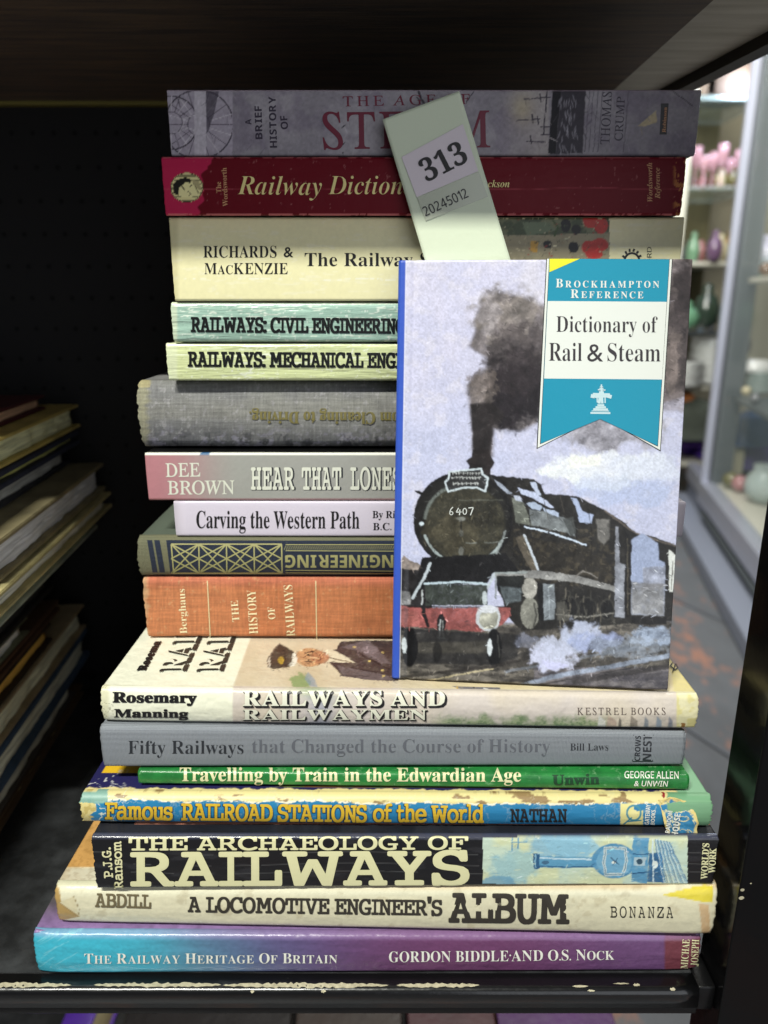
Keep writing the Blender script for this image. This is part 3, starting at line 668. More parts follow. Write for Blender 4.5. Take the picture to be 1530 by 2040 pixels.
# loose flap of torn jacket folded over the right end
def flap():
    pts = [(1316, 1603), (1330, 1598), (1352, 1597), (1372, 1604), (1386, 1622), (1393, 1640), (1388, 1652), (1390, 1664), (1376, 1672), (1372, 1681), (1352, 1677), (1334, 1668), (1329, 1652), (1322, 1636)]
    cx, cy = 1355, 1638; n = 40; m = 96
    P = np.array(pts + [pts[0]], float); cum = np.r_[0, np.cumsum(np.hypot(*np.diff(P, axis=0).T))]; tt = np.linspace(0, cum[-1], m)
    E = np.stack([np.interp(tt, cum, P[:, k]) for k in (0, 1)], 1); rr = 1 + (fbm(tt, tt * 0, 12, 4, 3) - .5) * .16; E = [cx, cy] + (E - [cx, cy]) * rr[:, None]
    s_ = np.linspace(0.001, 1, n)[:, None, None]; G = np.array([cx, cy]) + (E[None] - [cx, cy]) * s_
    X, Y = G[..., 0], G[..., 1]
    W = on_y(X, Y, .0035); W[..., 1] += .0012 * (fbm(X, Y, 14, 3, 6) - .5) + .0025 * sm(1640, 1600, Y)
    bk = W.copy(); bk[..., 1] += .0002
    x, y = X.ravel(), Y.ravel(); p = Paint(x, y, (52, 128, 172), .86); p.warp(3, 14, 7)
    edge = np.repeat(s_[:, 0], m, 1).ravel() + (fbm(x, y, 12, 4, 5) - .5) * .3; p.put(sm(.80, .88, edge), (226, 204, 130))
    cr = np.abs(fbm(p.x, p.y, 16, 3, 41) - .5); p.put(sm(.035, .012, cr), (222, 212, 160))
    return solid_grid('torn_flap', W, bk, M_VCM, b4.o, p.c)
fl = flap(); FLP = Plane((0, .0028, 0), (0, -1, 0), b4.o)
text(FLP, 'HOUSE', 'NB', (1350, 1667), (1356, 1622), 12, M_W, lift=.0002, name='publisher_lettering'); text(FLP, 'RANDOM', 'NB', (1334, 1660), (1340, 1616), 9, M_W, lift=.0002, name='publisher_lettering')

# 5 ---- green paperback
M_GRN = mat('green_gloss_cover', (42, 134, 62), .4, var=(90, .9, (30, 108, 50), .4, .6), wear=(300, .58, .76, (140, 190, 140)), bump=[(140, .0004)], coat=.2)
b5 = Book('book', 'thin bright green book with white title, squeezed between the grey book and the blue jacket', (-.1027, .0146), (.1258, .0106), .0852, .0917, .15, .0006, M_GRN, edge=.0012, board=.0012, tilt=(0, 0.0003), wrinkle=.0003, nx=200, ny=24)
text(b5, 'Travelling by Train in the Edwardian Age', 'B', (358, 1556), (1038, 1557), 27, M_CRM, .004, slices=5)
text(b5, 'Unwin', 'B', (1101, 1564), (1194, 1562), 20, mat('dark_green_print', (20, 60, 34), .4, k=1), .03, name='publisher_lettering', slices=5)
text(b5, 'GEORGE ALLEN', 'N', (1244, 1550), (1352, 1551), 14, M_W, .012, name='publisher_lettering')
text(b5, '& UNWIN', 'N', (1263, 1566), (1331, 1567), 11, M_W, .012, shear=.15, name='publisher_lettering')

# 6 ---- grey textured hardback
M_GREY = mat('grey_embossed_cloth', (142, 147, 154), .5, weave=(560, .00012, .02), var=(20, .3, (130, 134, 142)))
b6 = Book('book', 'grey textured hardback with dark grey serif title, resting on the green book', (-.1168, .0158), (.1248, .0164), .0921, .1119, .16, .0008, M_GREY, edge=.0022, tilt=(.0005, -.0032), nx=160, ny=28, fray=.0006, seed=2)
M_DG = mat('dark_grey_print', (42, 45, 50), .4, k=1); M_MG = mat('mid_grey_print', (92, 95, 102), .4, k=1)
text(b6, 'Fifty Railways', 'B', (255, 1502), (485, 1502), 26, M_DG, -.009, slices=6)
text(b6, 'that Changed the Course of History', 'B', (502, 1500), (1096, 1499), 26, M_MG, -.009, slices=6)
text(b6, 'Bill Laws', 'B', (1136, 1495), (1212, 1495), 14, M_DG, -.008, name='author_lettering')
text(b6, 'CROWS', 'NB', (1275, 1516), (1277, 1466), 11, M_DG, name='publisher_lettering'); text(b6, 'NEST', 'NB', (1297, 1516), (1299, 1464), 17, M_DG, name='publisher_lettering')
strips(b6, [((1260, 1516), (1262, 1464)), ((1300, 1517), (1302, 1464)), ((1260, 1517), (1300, 1517))], 1.6, M_DG, name='emblem_frame')
# 7 ---- cream jacket with the railwayman on its upper cover
def p_rose(p, u, v):
    p.c[:] = lin((226, 226, 204)); p.put(sm(461, 466, p.x), (214, 204, 196)); p.put(sm(461, 466, p.x) * sm(.35, .7, fbm(p.x, p.y, 120, 3, 3)) * .5, (220, 206, 176))
    p.put(np.exp(-((p.x - 620) / 40) ** 2) * sm(1400, 1372, p.y + (p.x - 600) * -.2) * .55, (110, 150, 90)); p.put(np.exp(-((p.x - 640) / 26) ** 2) * .5 * (p.y > 1385), (110, 130, 165))
    g = sm(1418, 1446, p.y + (fbm(p.x, p.y, 22, 4, 3) - .5) * 44) * sm(840, 900, p.x) * sm(1235, 1180, p.x); p.put(g * .75, (128, 156, 100)); p.put(g * sm(.5, .6, fbm(p.x, p.y, 6, 3, 5)) * .6, (90, 120, 80))
    for a, b, c in ((1190, 1206, (225, 225, 220)), (1208, 1228, (190, 165, 150)), (1231, 1238, (50, 50, 50)), (1254, 1270, (120, 110, 100)), (1282, 1292, (110, 125, 140)), (1306, 1318, (130, 150, 170)), (1330, 1340, (110, 120, 140))):
        p.poly([(a, 1452), (a + 3, 1430 - (b - a) * .3), (b, 1436), (b, 1452)], c, 3, .8, tex=.4, ts=6)
    p.put(sm(1346, 1350, p.x), (222, 212, 150)); p.put(sm(1346, 1352, p.x) * sm(.45, .6, fbm(p.x, p.y, 16, 3, 2)) * .6, (236, 232, 200)); p.put(((p.x > 1357) & (p.x < 1365) & (p.y > 1440)) * 1., (150, 110, 60))
    p.put(sm(222, 212, p.x) * .5, (200, 195, 150)); cr = np.abs(fbm(p.x, p.y, 30, 4, 14) - .5); p.put(sm(.02, .006, cr) * sm(250, 215, p.x) * .6, (140, 135, 110)); p.grain(.05, 4)
def top_rose(p, u, d):
    p.c[:] = lin((222, 222, 202)); p.put(sm(0, 5, (p.x - (560 - (1380 - p.y) * -.55) + 0) * .5 + 30 * 0 - (0)) * 0, (0, 0, 0))
    xe = 463 + np.clip((1372 - p.y), 0, 200) * .36; p.put(sm(-2, 2, p.x - xe), (214, 200, 174)); p.put(sm(-2, 2, p.x - xe) * sm(.35, .7, fbm(p.x, p.y, 60, 4, 3)) * .5, (196, 178, 146))
    p.put(sm(760, 1000, p.x), (226, 210, 170)); p.put(sm(.004, .0, d) * .5, (226, 222, 204))
    p.frame(250, 980, 2.684)
    # sleeve, coat, collar, face and cap
    p.warp(3, 20, 5)
    p.cloud(940, 1010, 60, 40, (120, 150, 90), .8, 20, 4); p.poly([(975, 960), (1010, 1000), (1030, 1045), (985, 1040), (960, 1000)], (130, 150, 170), 6, .7, tex=.4)
    p.poly([(1090, 915), (1060, 850), (1130, 840), (1150, 800), (1250, 795), (1460, 795), (1460, 1010), (1300, 1005), (1160, 985), (1130, 950)], (66, 56, 58), 4, tex=.15)
    p.poly([(1130, 925), (1290, 960), (1420, 985), (1440, 1005), (1300, 1004), (1165, 985)], (104, 94, 96), 4, tex=.3)
    p.poly([(1150, 830), (1300, 790), (1420, 920), (1360, 915), (1240, 850)], (110, 98, 102), 4, tex=.3, ts=30); p.ell(1305, 845, 48, 22, (130, 118, 124), 4, .7)
    p.poly([(1045, 855), (1100, 840), (1180, 880), (1230, 915), (1080, 910), (1060, 880)], (222, 212, 186), 3); p.line([(1080, 885), (1210, 912)], 5, (110, 90, 70), 2)
    p.line([(1150, 980), (1300, 985)], 5, (50, 44, 50), 3, .8); p.line([(1240, 860), (1410, 950)], 6, (36, 30, 36), 3); p.line([(1200, 940), (1400, 975)], 5, (48, 40, 46), 3)
    for q in ((1375, 860), (1305, 905), (1378, 985), (1375, 955), (1225, 830)): p.ell(*q, 8, 6, (214, 190, 120), 2)
    p.ell(985, 885, 78, 50, (196, 150, 110), 6, tex=.2, ts=18); p.ell(1040, 885, 50, 34, (176, 120, 88), 6, .9, tex=.3, ts=14)
    for k in range(46):
        xx = 925 + 140 * random.random(); yy = 845 + 80 * random.random(); p.line([(xx, yy), (xx + 26 * (random.random() - .3), yy + 22 * (random.random() - .5))], 4, [(96, 56, 40), (226, 196, 150), (130, 80, 56), (70, 44, 36)][k % 4], 2, .8, True)
    p.line([(955, 860), (1010, 852)], 5, (60, 40, 34)); p.line([(960, 905), (1000, 912)], 5, (60, 40, 34)); p.ell(975, 872, 6, 5, (30, 24, 22)); p.ell(978, 898, 6, 5, (30, 24, 22)); p.line([(990, 885), (1030, 888)], 8, (220, 180, 140), 3); p.line([(1040, 868), (1045, 902)], 6, (110, 60, 50), 3)
    p.poly([(825, 810), (870, 835), (915, 865), (918, 900), (880, 935), (790, 948), (760, 930), (765, 880), (800, 830)], (66, 56, 50), 3, tex=.15)
    p.poly([(756, 905), (775, 870), (775, 940), (762, 940)], (205, 196, 180), 3); p.line([(765, 935), (758, 900), (800, 835), (826, 812)], 6, (120, 108, 96), 3)
    p.poly([(905, 850), (920, 890), (905, 930), (885, 935), (870, 925), (888, 905), (892, 870)], (232, 228, 214), 3); p.ell(832, 900, 16, 22, (180, 150, 60), 4, tex=.5, ts=5); p.line([(845, 835), (860, 938)], 5, (36, 30, 30), 3)
    p.brush((p.x0 > 527) & (p.x0 < 790) & (p.y0 > 1270) & (p.y0 < 1362) & (p.c.mean(1) < .2), 700, .42, 8, 3, 12, (.5, .7), (.8, 2.2)); p.brush((p.x0 > 590) & (p.x0 < 655) & (p.y0 > 1292) & (p.y0 < 1330), 130, .5, 18, 2, 6, None, (.8, 2))
    p.frame(780, 1300, 2.1857); p.poly([(262, 145), (310, 148), (470, 152), (478, 165), (430, 192), (345, 178), (300, 160)], (120, 116, 120), 3, tex=.4, ts=14); p.line([(360, 150), (350, 178), (430, 190)], 4, (60, 58, 62)); p.line([(285, 150), (290, 170)], 5, (210, 170, 80)); p.line([(400, 155), (455, 170)], 4, (230, 228, 224))
    p.frame(0, 0, 1); p.put(sm(-3, 3, p.x - (1330 + (p.y - 1290) * .14)) * .8, (222, 208, 140)); p.grain(.05, 4)
b7 = Book('book', 'white and cream jacketed book with a railwayman in a peaked cap drawn on its cover', (-.1159, .0190), (.1280, .0165), .1123, .1278, .17, .0016, M_VC, edge=.0017,
          nx=620, ny=40, paint=p_rose, top_paint=top_rose, cover_m=M_VC, tilt=(-.0021, -.0019), wrinkle=.0003, seed=21, fray=.0012, end=-.0004)
TOP7 = Plane((0, 0, .12695), (.0078, 0, 1), b7.o)   # its upper cover
text(b7, 'Rosemary', 'B', (225, 1399), (391, 1400), 20, M_K, .05, slices=6, name='author_lettering')
text(b7, 'Manning', 'B', (228, 1429), (374, 1430), 16, M_K, .05, slices=6, name='author_lettering')
def shadowed(surf, s, p0, p1, h, st='B', off=.03, d=3.5, nm='title_lettering', slices=6, lt=.0001):
    text(surf, s, st, p0, p1, h, M_K, off + .02, track=.10, slices=slices, lift=lt, dx=d * .5, dy=d * .45, name='lettering_shadow')
    text(surf, s, st, p0, p1, h, M_K, off + .02, track=.10, slices=slices, lift=lt + .00006, dx=d, dy=d, name='lettering_shadow')
    text(surf, s, st, p0, p1, h, M_CRW, off - .012, track=.10 + .0, slices=slices, lift=lt + .0002, dx=0, dy=0, name=nm)
M_CRW = mat('pale_jacket_print', (232, 232, 212), .4)
shadowed(b7, 'RAILWAYS AND', (484, 1406), (886, 1406), 30)
shadowed(b7, 'RAILWAYMEN', (484, 1434), (850, 1434), 20, d=2.5)
text(b7, 'KESTREL BOOKS', 'U', (1150, 1424), (1326, 1424), 14, mat('soft_brown_print', (92, 80, 74), .5, k=1), 0, track=.32, slices=5, name='publisher_lettering')
# the same words running up the upper cover, cut off by the book above
text(TOP7, 'Rosema', 'B', (289, 1335), (321, 1277), 16, M_K, .05, name='cover_lettering', lift=.0003, upv=(-1, .05))
for (a, b_) in (((369, 1336), (401, 1268)), ((443, 1336), (468, 1268))):
    text(TOP7, 'RAI', 'B', a, b_, 50, M_BRN, .035, name='cover_lettering', lift=.0003, track=.04, upv=(-1, .02)); text(TOP7, 'RAI', 'B', a, b_, 46, M_CRW, -.006, name='cover_lettering', lift=.0006, dx=-6, dy=-1.5, track=.07, upv=(-1, .02))
strips(TOP7, [((1336, 1326), (1344, 1334)), ((1344, 1334), (1351, 1330)), ((1351, 1330), (1346, 1322)), ((1346, 1322), (1340, 1338)), ((1340, 1320), (1334, 1328))], 2.2, M_K, lift=.0004, name='handwritten_mark')

# 8 ---- terracotta cloth
M_TERRA = mat('terracotta_cloth', (216, 146, 106), .85, weave=(560, .00025, .13), var=(22, .55, (212, 132, 94)), wear=(300, .66, .8, (214, 160, 110)))
M_GILT = mat('worn_pale_gilt', (240, 226, 180), .45, k=.95, alpha=(900, .30, .42))
def linen(p, sx=2.2, a=.16, seed=1):
    n = (fbm(p.x0, p.y0 * .08, sx, 2, seed) - .5) * 2 * a + (fbm(p.x0 * .05, p.y0, sx, 2, seed + 9) - .5) * 2 * a + (fbm(p.x0, p.y0, 2.0, 2, seed + 5) - .5) * 2 * a * .6
    p.c = np.clip(p.c * (1 + n)[:, None], 0, 1)
def p_terra(p, u, v):
    p.c[:] = lin((202, 128, 84)); p.put(sm(.3, .7, fbm(p.x, p.y, 130, 4, 3)) * .5, (194, 114, 68)); p.put(sm(.78, 1, v) * .55, (204, 112, 98)); p.put(sm(.72, .8, fbm(p.x, p.y, 7, 3, 6)) * .5, (226, 180, 130)); p.put(sm(300, 288, p.x + (fbm(p.y, p.y * 0, 8, 3, 2) - .5) * 14) * .7, (222, 186, 140)); p.put(sm(.03, .0, v) * .5, (230, 190, 140)); p.put(sm(.6, .7, fbm(p.x, p.y, 40, 4, 16)) * .3, (176, 104, 70)); linen(p, 2.4, .2)
def p_greycloth(p, u, v):
    p.c[:] = lin((140, 140, 136), .9); p.put(sm(.35, .65, fbm(p.x, p.y, 120, 4, 3)) * .5, (118, 118, 124)); p.put(sm(.5, .0, v) * .45, (96, 98, 112)); p.put(sm(.42, .5, v) * sm(.85, .6, v) * .3, (160, 158, 146))
    low = sm(.45, .05, v); p.put(low * sm(.56, .64, fbm(p.x, p.y * 1.4, 12, 4, 8)) * .75, (176, 172, 190)); p.put(low * sm(.56, .66, fbm(p.x, p.y, 22, 4, 28)) * .7, (60, 60, 66)); p.put(sm(.66, .72, fbm(p.x, p.y, 8, 3, 9)) * .5, (176, 174, 176)); p.put(sm(302, 288, p.x + (fbm(p.y, p.y * 0, 10, 4, 2) - .5) * 20) * .7, (168, 164, 132)); p.put(((p.x < 300) & (p.y < 772)) * .5, (190, 176, 120)); linen(p, 2.0, .22, 7)
def creased(base, seed):
    def f(p, u, v):
        p.c[:] = lin(base, .9); p.put(sm(.3, .7, fbm(p.x * .3, p.y, 30, 4, seed)) * .35, tuple(int(q * .9) for q in base))
        cr = np.abs(fbm(p.x * .11, p.y, 13, 4, seed + 3) - .5); p.put(sm(.022, .004, cr) * .65, (246, 250, 236)); cr = np.abs(fbm(p.x * .16 + 90, p.y, 9, 3, seed + 6) - .5); p.put(sm(.02, .004, cr) * .3, tuple(int(q * .72) for q in base))
        p.put(sm(.93, .99, v) * .7, (240, 244, 214)); p.put(sm(.04, .0, v) * .4, (120, 150, 130)); p.put(sm(.72, .78, fbm(p.x, p.y, 6, 3, seed + 8)) * .5, (246, 248, 240)); p.put(sm(356, 350, p.x) * .6, (226, 232, 200)); p.grain(.05, 4)
    return f
b8 = Book('book', 'orange cloth hardback with pale gilt lettering reading up its spine', (-.1101, .0645), (.113, .0636), .1281, .1583, .16, .0004, mat('linen_cloth', attr=True, rough=.85, weave=(560, .00015)), edge=.003, nx=560, ny=64, paint=p_terra, cover_m=M_TERRA, fray=.0016, seed=31, wrinkle=.0003, end=.0003)
text(b8, 'Berghaus', 'B', (373, 1262), (368, 1173), 14, M_GILT, -.008, name='author_lettering')
for s_, a, b, h in (('THE', (477, 1238), (474, 1196), 14), ('HISTORY', (514, 1262), (509, 1175), 17), ('OF', (549, 1233), (547, 1209), 14), ('RAILWAYS', (588, 1267), (582, 1165), 17)): text(b8, s_, 'B', a, b, h, M_GILT, -.008)
for sg in (((413, 1157), (419, 1274)), ((629, 1157), (631, 1274))): strips(b8, [sg], 2, mat('gilt_rule', (226, 208, 160), .5), name='gilt_rule', n=12)
# 9 ---- navy and buff cloth with lattice girder pattern
M_OLIVE = mat('buff_green_cloth', (128, 124, 94), .8, weave=(520, .0002, .12), var=(20, .6, (106, 112, 92)))
M_OLTOP = mat('faded_green_board', (92, 102, 88), .75, weave=(520, .00012, .08), var=(12, .6, (80, 90, 80)))
M_NAVY = mat('navy_cloth_print', (30, 39, 58), .7, k=1, weave=(520, .0002, .2), wear=(260, .62, .76, (84, 90, 84))); M_OLP = mat('buff_lattice_print', (150, 146, 98), .7, k=.95)
b9 = Book('book', 'old cloth book with dark blue and buff girder lattice pattern and upside down title', (-.1108, .0662), (.113, .0656), .1583, .1776, .15, .0030, M_OLIVE, edge=.003, nx=200, ny=34, cover_m=M_OLTOP, fray=.002, seed=41, end=.0006, groove=True)
patch(b9, [(293, 1076), (303, 1076), (315, 1147), (305, 1147)], M_NAVY, .00012, slices=10); patch(b9, [(307, 1076), (318, 1076), (330, 1147), (319, 1147)], M_NAVY, .00012, slices=10)
patch(b9, [(331, 1076), (566, 1077), (566, 1147), (340, 1147)], M_NAVY, .00012, slices=12); patch(b9, [(566, 1077), (800, 1077), (800, 1148), (566, 1147)], M_NAVY, .00012, slices=12)
sg = []; x0, x1, ya, yb = 341, 561, 1084, 1142
sg += [((x0, ya), (x1, ya)), ((x0 + 3, yb), (x1, yb)), ((x0, ya), (x0 + 5, yb))]
for k in range(4):
    a = x0 + k * (x1 - x0) / 4; b = x0 + (k + 1) * (x1 - x0) / 4; mx = (a + b) / 2; my = (ya + yb) / 2; o5 = 4
    sg += [((b, ya), (b + 1, yb)), ((a, ya), (b, my)), ((a, my), (b, yb)), ((a, my), (b, ya)), ((a, yb), (b, my)), ((a, ya), (b, yb)), ((a, yb), (b, ya))] if k % 2 else [((b, ya), (b + 1, yb)), ((a, ya), (b, my)), ((a, my), (b, yb)), ((a, my), (b, ya)), ((a, yb), (b, my)), ((a, yb), (b, ya)), ((a, ya), (b, yb))]
strips(b9, sg, 2.7, M_OLP, .00022, 'lattice_print', n=10)
strips(b9, [((569, 1085), (800, 1085)), ((569, 1097), (800, 1098)), ((569, 1136), (800, 1138)), ((569, 1141), (800, 1143))] + [((566 + k * 4.4, 1095), (570 + k * 4.4, 1087), 1) for k in range(52)], 1.6, M_OLP, .00022, 'ruled_print', n=2)
text(b9, 'ENGINEERING', 'NB', (802, 1106), (568, 1106), 25, M_OLP, .006, track=.16, slices=6, lift=.00022)

# 10 ---- white paperback
M_LAV = mat('lavender_white_cover', (216, 208, 222), .35, bump=[(200, .0001)])
b10 = Book('book', 'slim white paperback with condensed black serif title above the lattice patterned book', (-.0939, .0665), (.1341, .0650), .1778, .1940, .14, .0003, M_LAV, edge=.0006, board=.0004, case=False, nx=40, ny=14)
text(b10, 'Carving the Western Path', 'B', (391, 1052), (716, 1053), 34, M_K, 0)
text(b10, 'By Ri', 'B', (742, 1032), (787, 1032), 14, M_K); text(b10, 'B.C.', 'B', (743, 1056), (780, 1056), 14, M_K)
# 11 ---- rose and grey paperback
def p_dee(p, u, v):
    t = sm(300, 480, p.x)[:, None]; p.c = lin((172, 118, 124)) * (1 - t) + lin((152, 152, 146)) * t; p.put(sm(.955, .965, v) * (p.x < 900), (228, 228, 214)); p.put(sm(.95, .96, v) * ((p.x > 400) & (p.x < 418)), (60, 100, 140)); p.put(sm(.06, .02, v) * .6, (185, 120, 120)); p.grain(.06, 5)
b11 = Book('book', 'paperback with a spine fading from dusty pink to grey and bold white western title', (-.1050, .0672), (.115, .0670), .1943, .2158, .14, .0003, M_VCM, edge=.0006, board=.0004, case=False, nx=260, ny=36, paint=p_dee)
M_WD = mat('pale_stone_print', (226, 228, 212), .4)
text(b11, 'DEE', 'U', (330, 950), (399, 949), 27, M_WD, .010, name='author_lettering'); text(b11, 'BROWN', 'U', (334, 985), (467, 984), 27, M_WD, .010, name='author_lettering')
for off, mm, dx, l in ((.03, M_DG, 1.6, .0001), (.012, M_WD, 0, .0002)):
    for s_, a, b in (('HEAR', 500, 586), ('THAT', 601, 680), ('LONESOME', 698, 870)): text(b11, s_, 'S', (a, 975), (b, 975), 44, mm, off, track=.07, lift=l, dx=dx, dy=dx * .6, name='title_lettering' if dx == 0 else 'lettering_shadow')
# 12 ---- worn grey cloth, rounded spine
M_GCL = mat('worn_grey_cloth', (132, 131, 128), .75, k=.9, weave=(430, .0002, .06), var=(26, .75, (96, 98, 106), .42, .66), wear=(130, .63, .72, (176, 174, 182)))
b12 = Book('book', 'thick worn grey cloth book with frayed ends and faded gold upside down title', (-.1077, .0775), (.112, .0765), .2161, .2462, .15, .0050, mat('linen_cloth', attr=True), edge=.004, nx=560, ny=70, paint=p_greycloth, cover_m=M_GCL, fray=.003, seed=52, end=.0006, wrinkle=.0004, groove=True)
text(b12, 'From Cleaning to Driving.', 'B', (824, 822), (497, 820), 23, mat('dull_gold_print', (120, 112, 66), .5, k=.9, alpha=(800, .30, .38)), .02, slices=6)
# 13, 14 ---- two board backed books of one series
M_YG = mat('pale_lime_laminate', (214, 222, 168), .28, bump=[(130, .0006), (30, .0006)], coat=.3, stretch=(.25, 1, 1.6)); M_AQ = mat('pale_aqua_laminate', (164, 196, 180), .28, bump=[(130, .0006), (30, .0006)], coat=.3, stretch=(.25, 1, 1.6))
b13 = Book('book', 'pale lime spine with creased black slab title, lower of the two matching engineering books', (-.0926, .0700), (.110, .0700), .2468, .2628, .14, .0005, mat('creased_laminate', attr=True, rough=.25, bump=[(130, .0012), (30, .0008)], coat=.5, stretch=(.2, 1, 1.8)), edge=.0016, nx=520, ny=40, paint=creased((214, 222, 168), 3), cover_m=M_YG, wrinkle=.0003, seed=61, fray=.0008)
b14 = Book('book', 'pale aqua spine with creased black slab title, upper of the two matching engineering books', (-.0889, .0690), (.110, .0690), .2632, .2795, .14, .0005, mat('creased_laminate', attr=True), edge=.0016, nx=520, ny=40, paint=creased((164, 196, 180), 33), cover_m=M_AQ, wrinkle=.0003, seed=62, fray=.0008)
M_KWS = mat('cracked_black_print', (22, 24, 24), .35, k=1, alpha=(260, .30, .36), stretch=(.25, 1, 3))
text(b13, 'RAILWAYS: MECHANICAL ENGINEER', 'S', (375, 730), (872, 733), 29, M_KWS, .036, track=.06, slices=5)
text(b14, 'RAILWAYS: CIVIL ENGINEERING', 'S', (381, 661), (806, 664), 29, M_KWS, .036, track=.06, slices=5)
# 15 ---- cream paperback with a picture panel
def p_rich(p, u, v):
    p.c[:] = lin((228, 222, 176)); p.put(np.exp(-((p.y - 556 - 6 * (fbm(p.x, p.y * 0, 60, 3, 4) - .5)) / 1.6) ** 2) * (fbm(p.x, p.y, 9, 3, 5) > .5) * .9, (250, 248, 226)); p.put(sm(.022, .006, np.abs(fbm(p.x * .12, p.y, 22, 4, 12) - .5)) * .35, (250, 246, 220)); p.put(sm(360, 349, p.x) * .4, (190, 180, 130)); p.grain(.05, 6); p.frame(740, 160, 1.937); p.warp(3, 14, 8)
    ins = (p.x > 490) & (p.x < 918) & (p.y > 532); k0 = p.c.copy(); p.put(ins * 1.0, (120, 124, 92)); p.put(sm(.4, .6, fbm(p.x, p.y, 40, 4, 4)) * .8, (54, 70, 48)); p.poly([(490, 600), (918, 590), (918, 720), (490, 720)], (176, 164, 132), 4, .8, tex=.3)
    for q in ((845, 540, 30, 30), (885, 560, 26, 34), (880, 635, 34, 26), (840, 645, 30, 26), (860, 670, 34, 20)): p.ell(*q, (196, 52, 44), 4, tex=.2, ts=8)
    for q in ((780, 645, 20, 22), (680, 632, 16, 16), (750, 560, 20, 26), (790, 575, 18, 20)): p.ell(*q, (30, 30, 30), 3)
    p.poly([(614, 620), (645, 622), (640, 665), (612, 660)], (206, 160, 70), 3); p.poly([(580, 545), (690, 550), (710, 580), (600, 600)], (110, 124, 96), 4); p.line([(700, 540), (720, 570), (705, 600)], 6, (60, 84, 40))
    for k in range(70):
        xx = 500 + 410 * random.random(); yy = 535 + 150 * random.random(); p.line([(xx, yy), (xx + 24 * (random.random() - .5), yy + 20 * (random.random() - .5))], 5, [(40, 46, 36), (206, 196, 160), (170, 60, 50), (86, 100, 66), (140, 120, 84)][k % 5], 3, .8, True)
    p.brush(ins, 420, .5, 6, 2, 8, None, (.8, 2.6)); p.c = np.where(ins[:, None], p.c, k0)
b15 = Book('book', 'thick cream paperback with black author names and a small picture of red coated guards', (-.0868, .0682), (.1212, .0682), .2799, .3126, .14, .0004, M_VCM, edge=.0008, board=.0004, case=False, nx=560, ny=60, paint=p_rich, tilt=(0, 0), fray=.0004, seed=71)
text(b15, 'RICHARDS', 'B', (405, 513), (551, 513), 23, M_K, -.006, name='author_lettering'); text(b15, '&', 'B', (565, 512), (584, 512), 20, M_K, .01, name='author_lettering')
text(b15, 'MacKENZIE', 'B', (407, 546), (573, 546), 22, M_K, -.006, small=.8, track=.09, name='author_lettering'); text(b15, 'The Railway Station', 'B', (607, 530), (960, 530), 26, M_K, -.006)
text(b15, 'OXFORD', 'N', (1298, 560), (1298, 492), 9, M_K, name='publisher_lettering')
cx, cy = 1259, 520; strips(b15, [((cx + 22 * math.cos(a) * .95, cy - 25 * math.sin(a)), (cx + 16 * math.cos(a + .06), cy - 19 * math.sin(a + .06))) for a in [k * math.pi / 7 for k in range(14)]] + [((cx + 15 * math.cos(a), cy - 16 * math.sin(a)), (cx + 15 * math.cos(a + .35), cy - 16 * math.sin(a + .35)), 4) for a in [k * .3491 for k in range(18)]], 4, M_K, name='sun_emblem')
# 16 ---- maroon paperback
def p_dict(p, u, v):
    p.c[:] = lin((104, 15, 28), 1.0); e = 408 + (fbm(p.y, p.y * 0, 22, 3, 5) - .5) * 34 + (p.y - 375) * -.3; p.put(sm(e + 2, e - 2, p.x), (168, 34, 70)); p.put((sm(.035, .02, v) + sm(.97, .985, v)) * .6 * (fbm(p.x, p.y, 14, 3, 4) > .45), (206, 120, 120)); p.put(np.exp(-((p.y - 377 + (fbm(p.x, p.y * 0, 80, 3, 6) - .5) * 10) / .9) ** 2) * .35, (180, 80, 90))
    p.put(sm(.76, .84, fbm(p.x, p.y, 7, 4, 8)) * .4, (170, 110, 110)); p.put((sm(1338, 1348, p.x) * (fbm(p.x, p.y, 8, 3, 12) > .6)) * .8, (170, 110, 60))
    p.frame(320, 160, 2.833); cx, cy = 148, 605
    p.ell(cx, cy, 93, 84, (206, 196, 140), 2); r = np.hypot((p.x - cx) / 93, (p.y - cy) / 84)
    st = (np.sin(p.y * 1.15) > .1) * (r < .93); p.put(st * .75, (74, 70, 50)); p.ell(cx, cy, 90, 81, (60, 50, 40), 2, ring=4)
    p.warp(2, 14, 3); p.poly([(90, 640), (85, 590), (110, 562), (150, 560), (190, 590), (225, 625), (215, 650), (170, 660), (120, 660)], (214, 206, 150), 3)
    p.poly([(75, 640), (70, 590), (95, 560), (140, 548), (175, 560), (165, 580), (140, 575), (125, 590), (105, 605), (100, 650)], (34, 32, 28), 3); p.line([(120, 600), (135, 618)], 6, (40, 38, 34)); p.line([(150, 625), (172, 640), (160, 652)], 4, (60, 50, 40)); p.line([(165, 600), (175, 590)], 5, (50, 44, 36)); p.line([(185, 575), (215, 640)], 6, (90, 84, 60)); p.poly([(175, 560), (215, 570), (230, 620), (205, 610), (185, 585)], (160, 150, 110), 3, tex=.4)
b16 = Book('book', 'dark red paperback with a round portrait emblem and cream italic title', (-.0868, .0640), (.1178, .0640), .3127, .3342, .13, .0007, mat('maroon_gloss', attr=True, rough=.45, spec=.18, bump=[(90, .0003)]), edge=.001, board=.0004, case=False, nx=620, ny=48, paint=p_dict, wrinkle=.0002, k=1.25, fray=.0006, seed=81)
M_CG = mat('cream_gold_print', (224, 208, 140), .4, k=1.1)
text(b16, 'Railway', 'BI', (473, 387), (641, 389), 36, M_CG, -.010); text(b16, 'Dictionary', 'BI', (654, 387), (868, 387), 36, M_CG, -.010); text(b16, 'Alan A. Jackson', 'BI', (888, 373), (1015, 373), 14, M_CG, -.004, name='author_lettering')
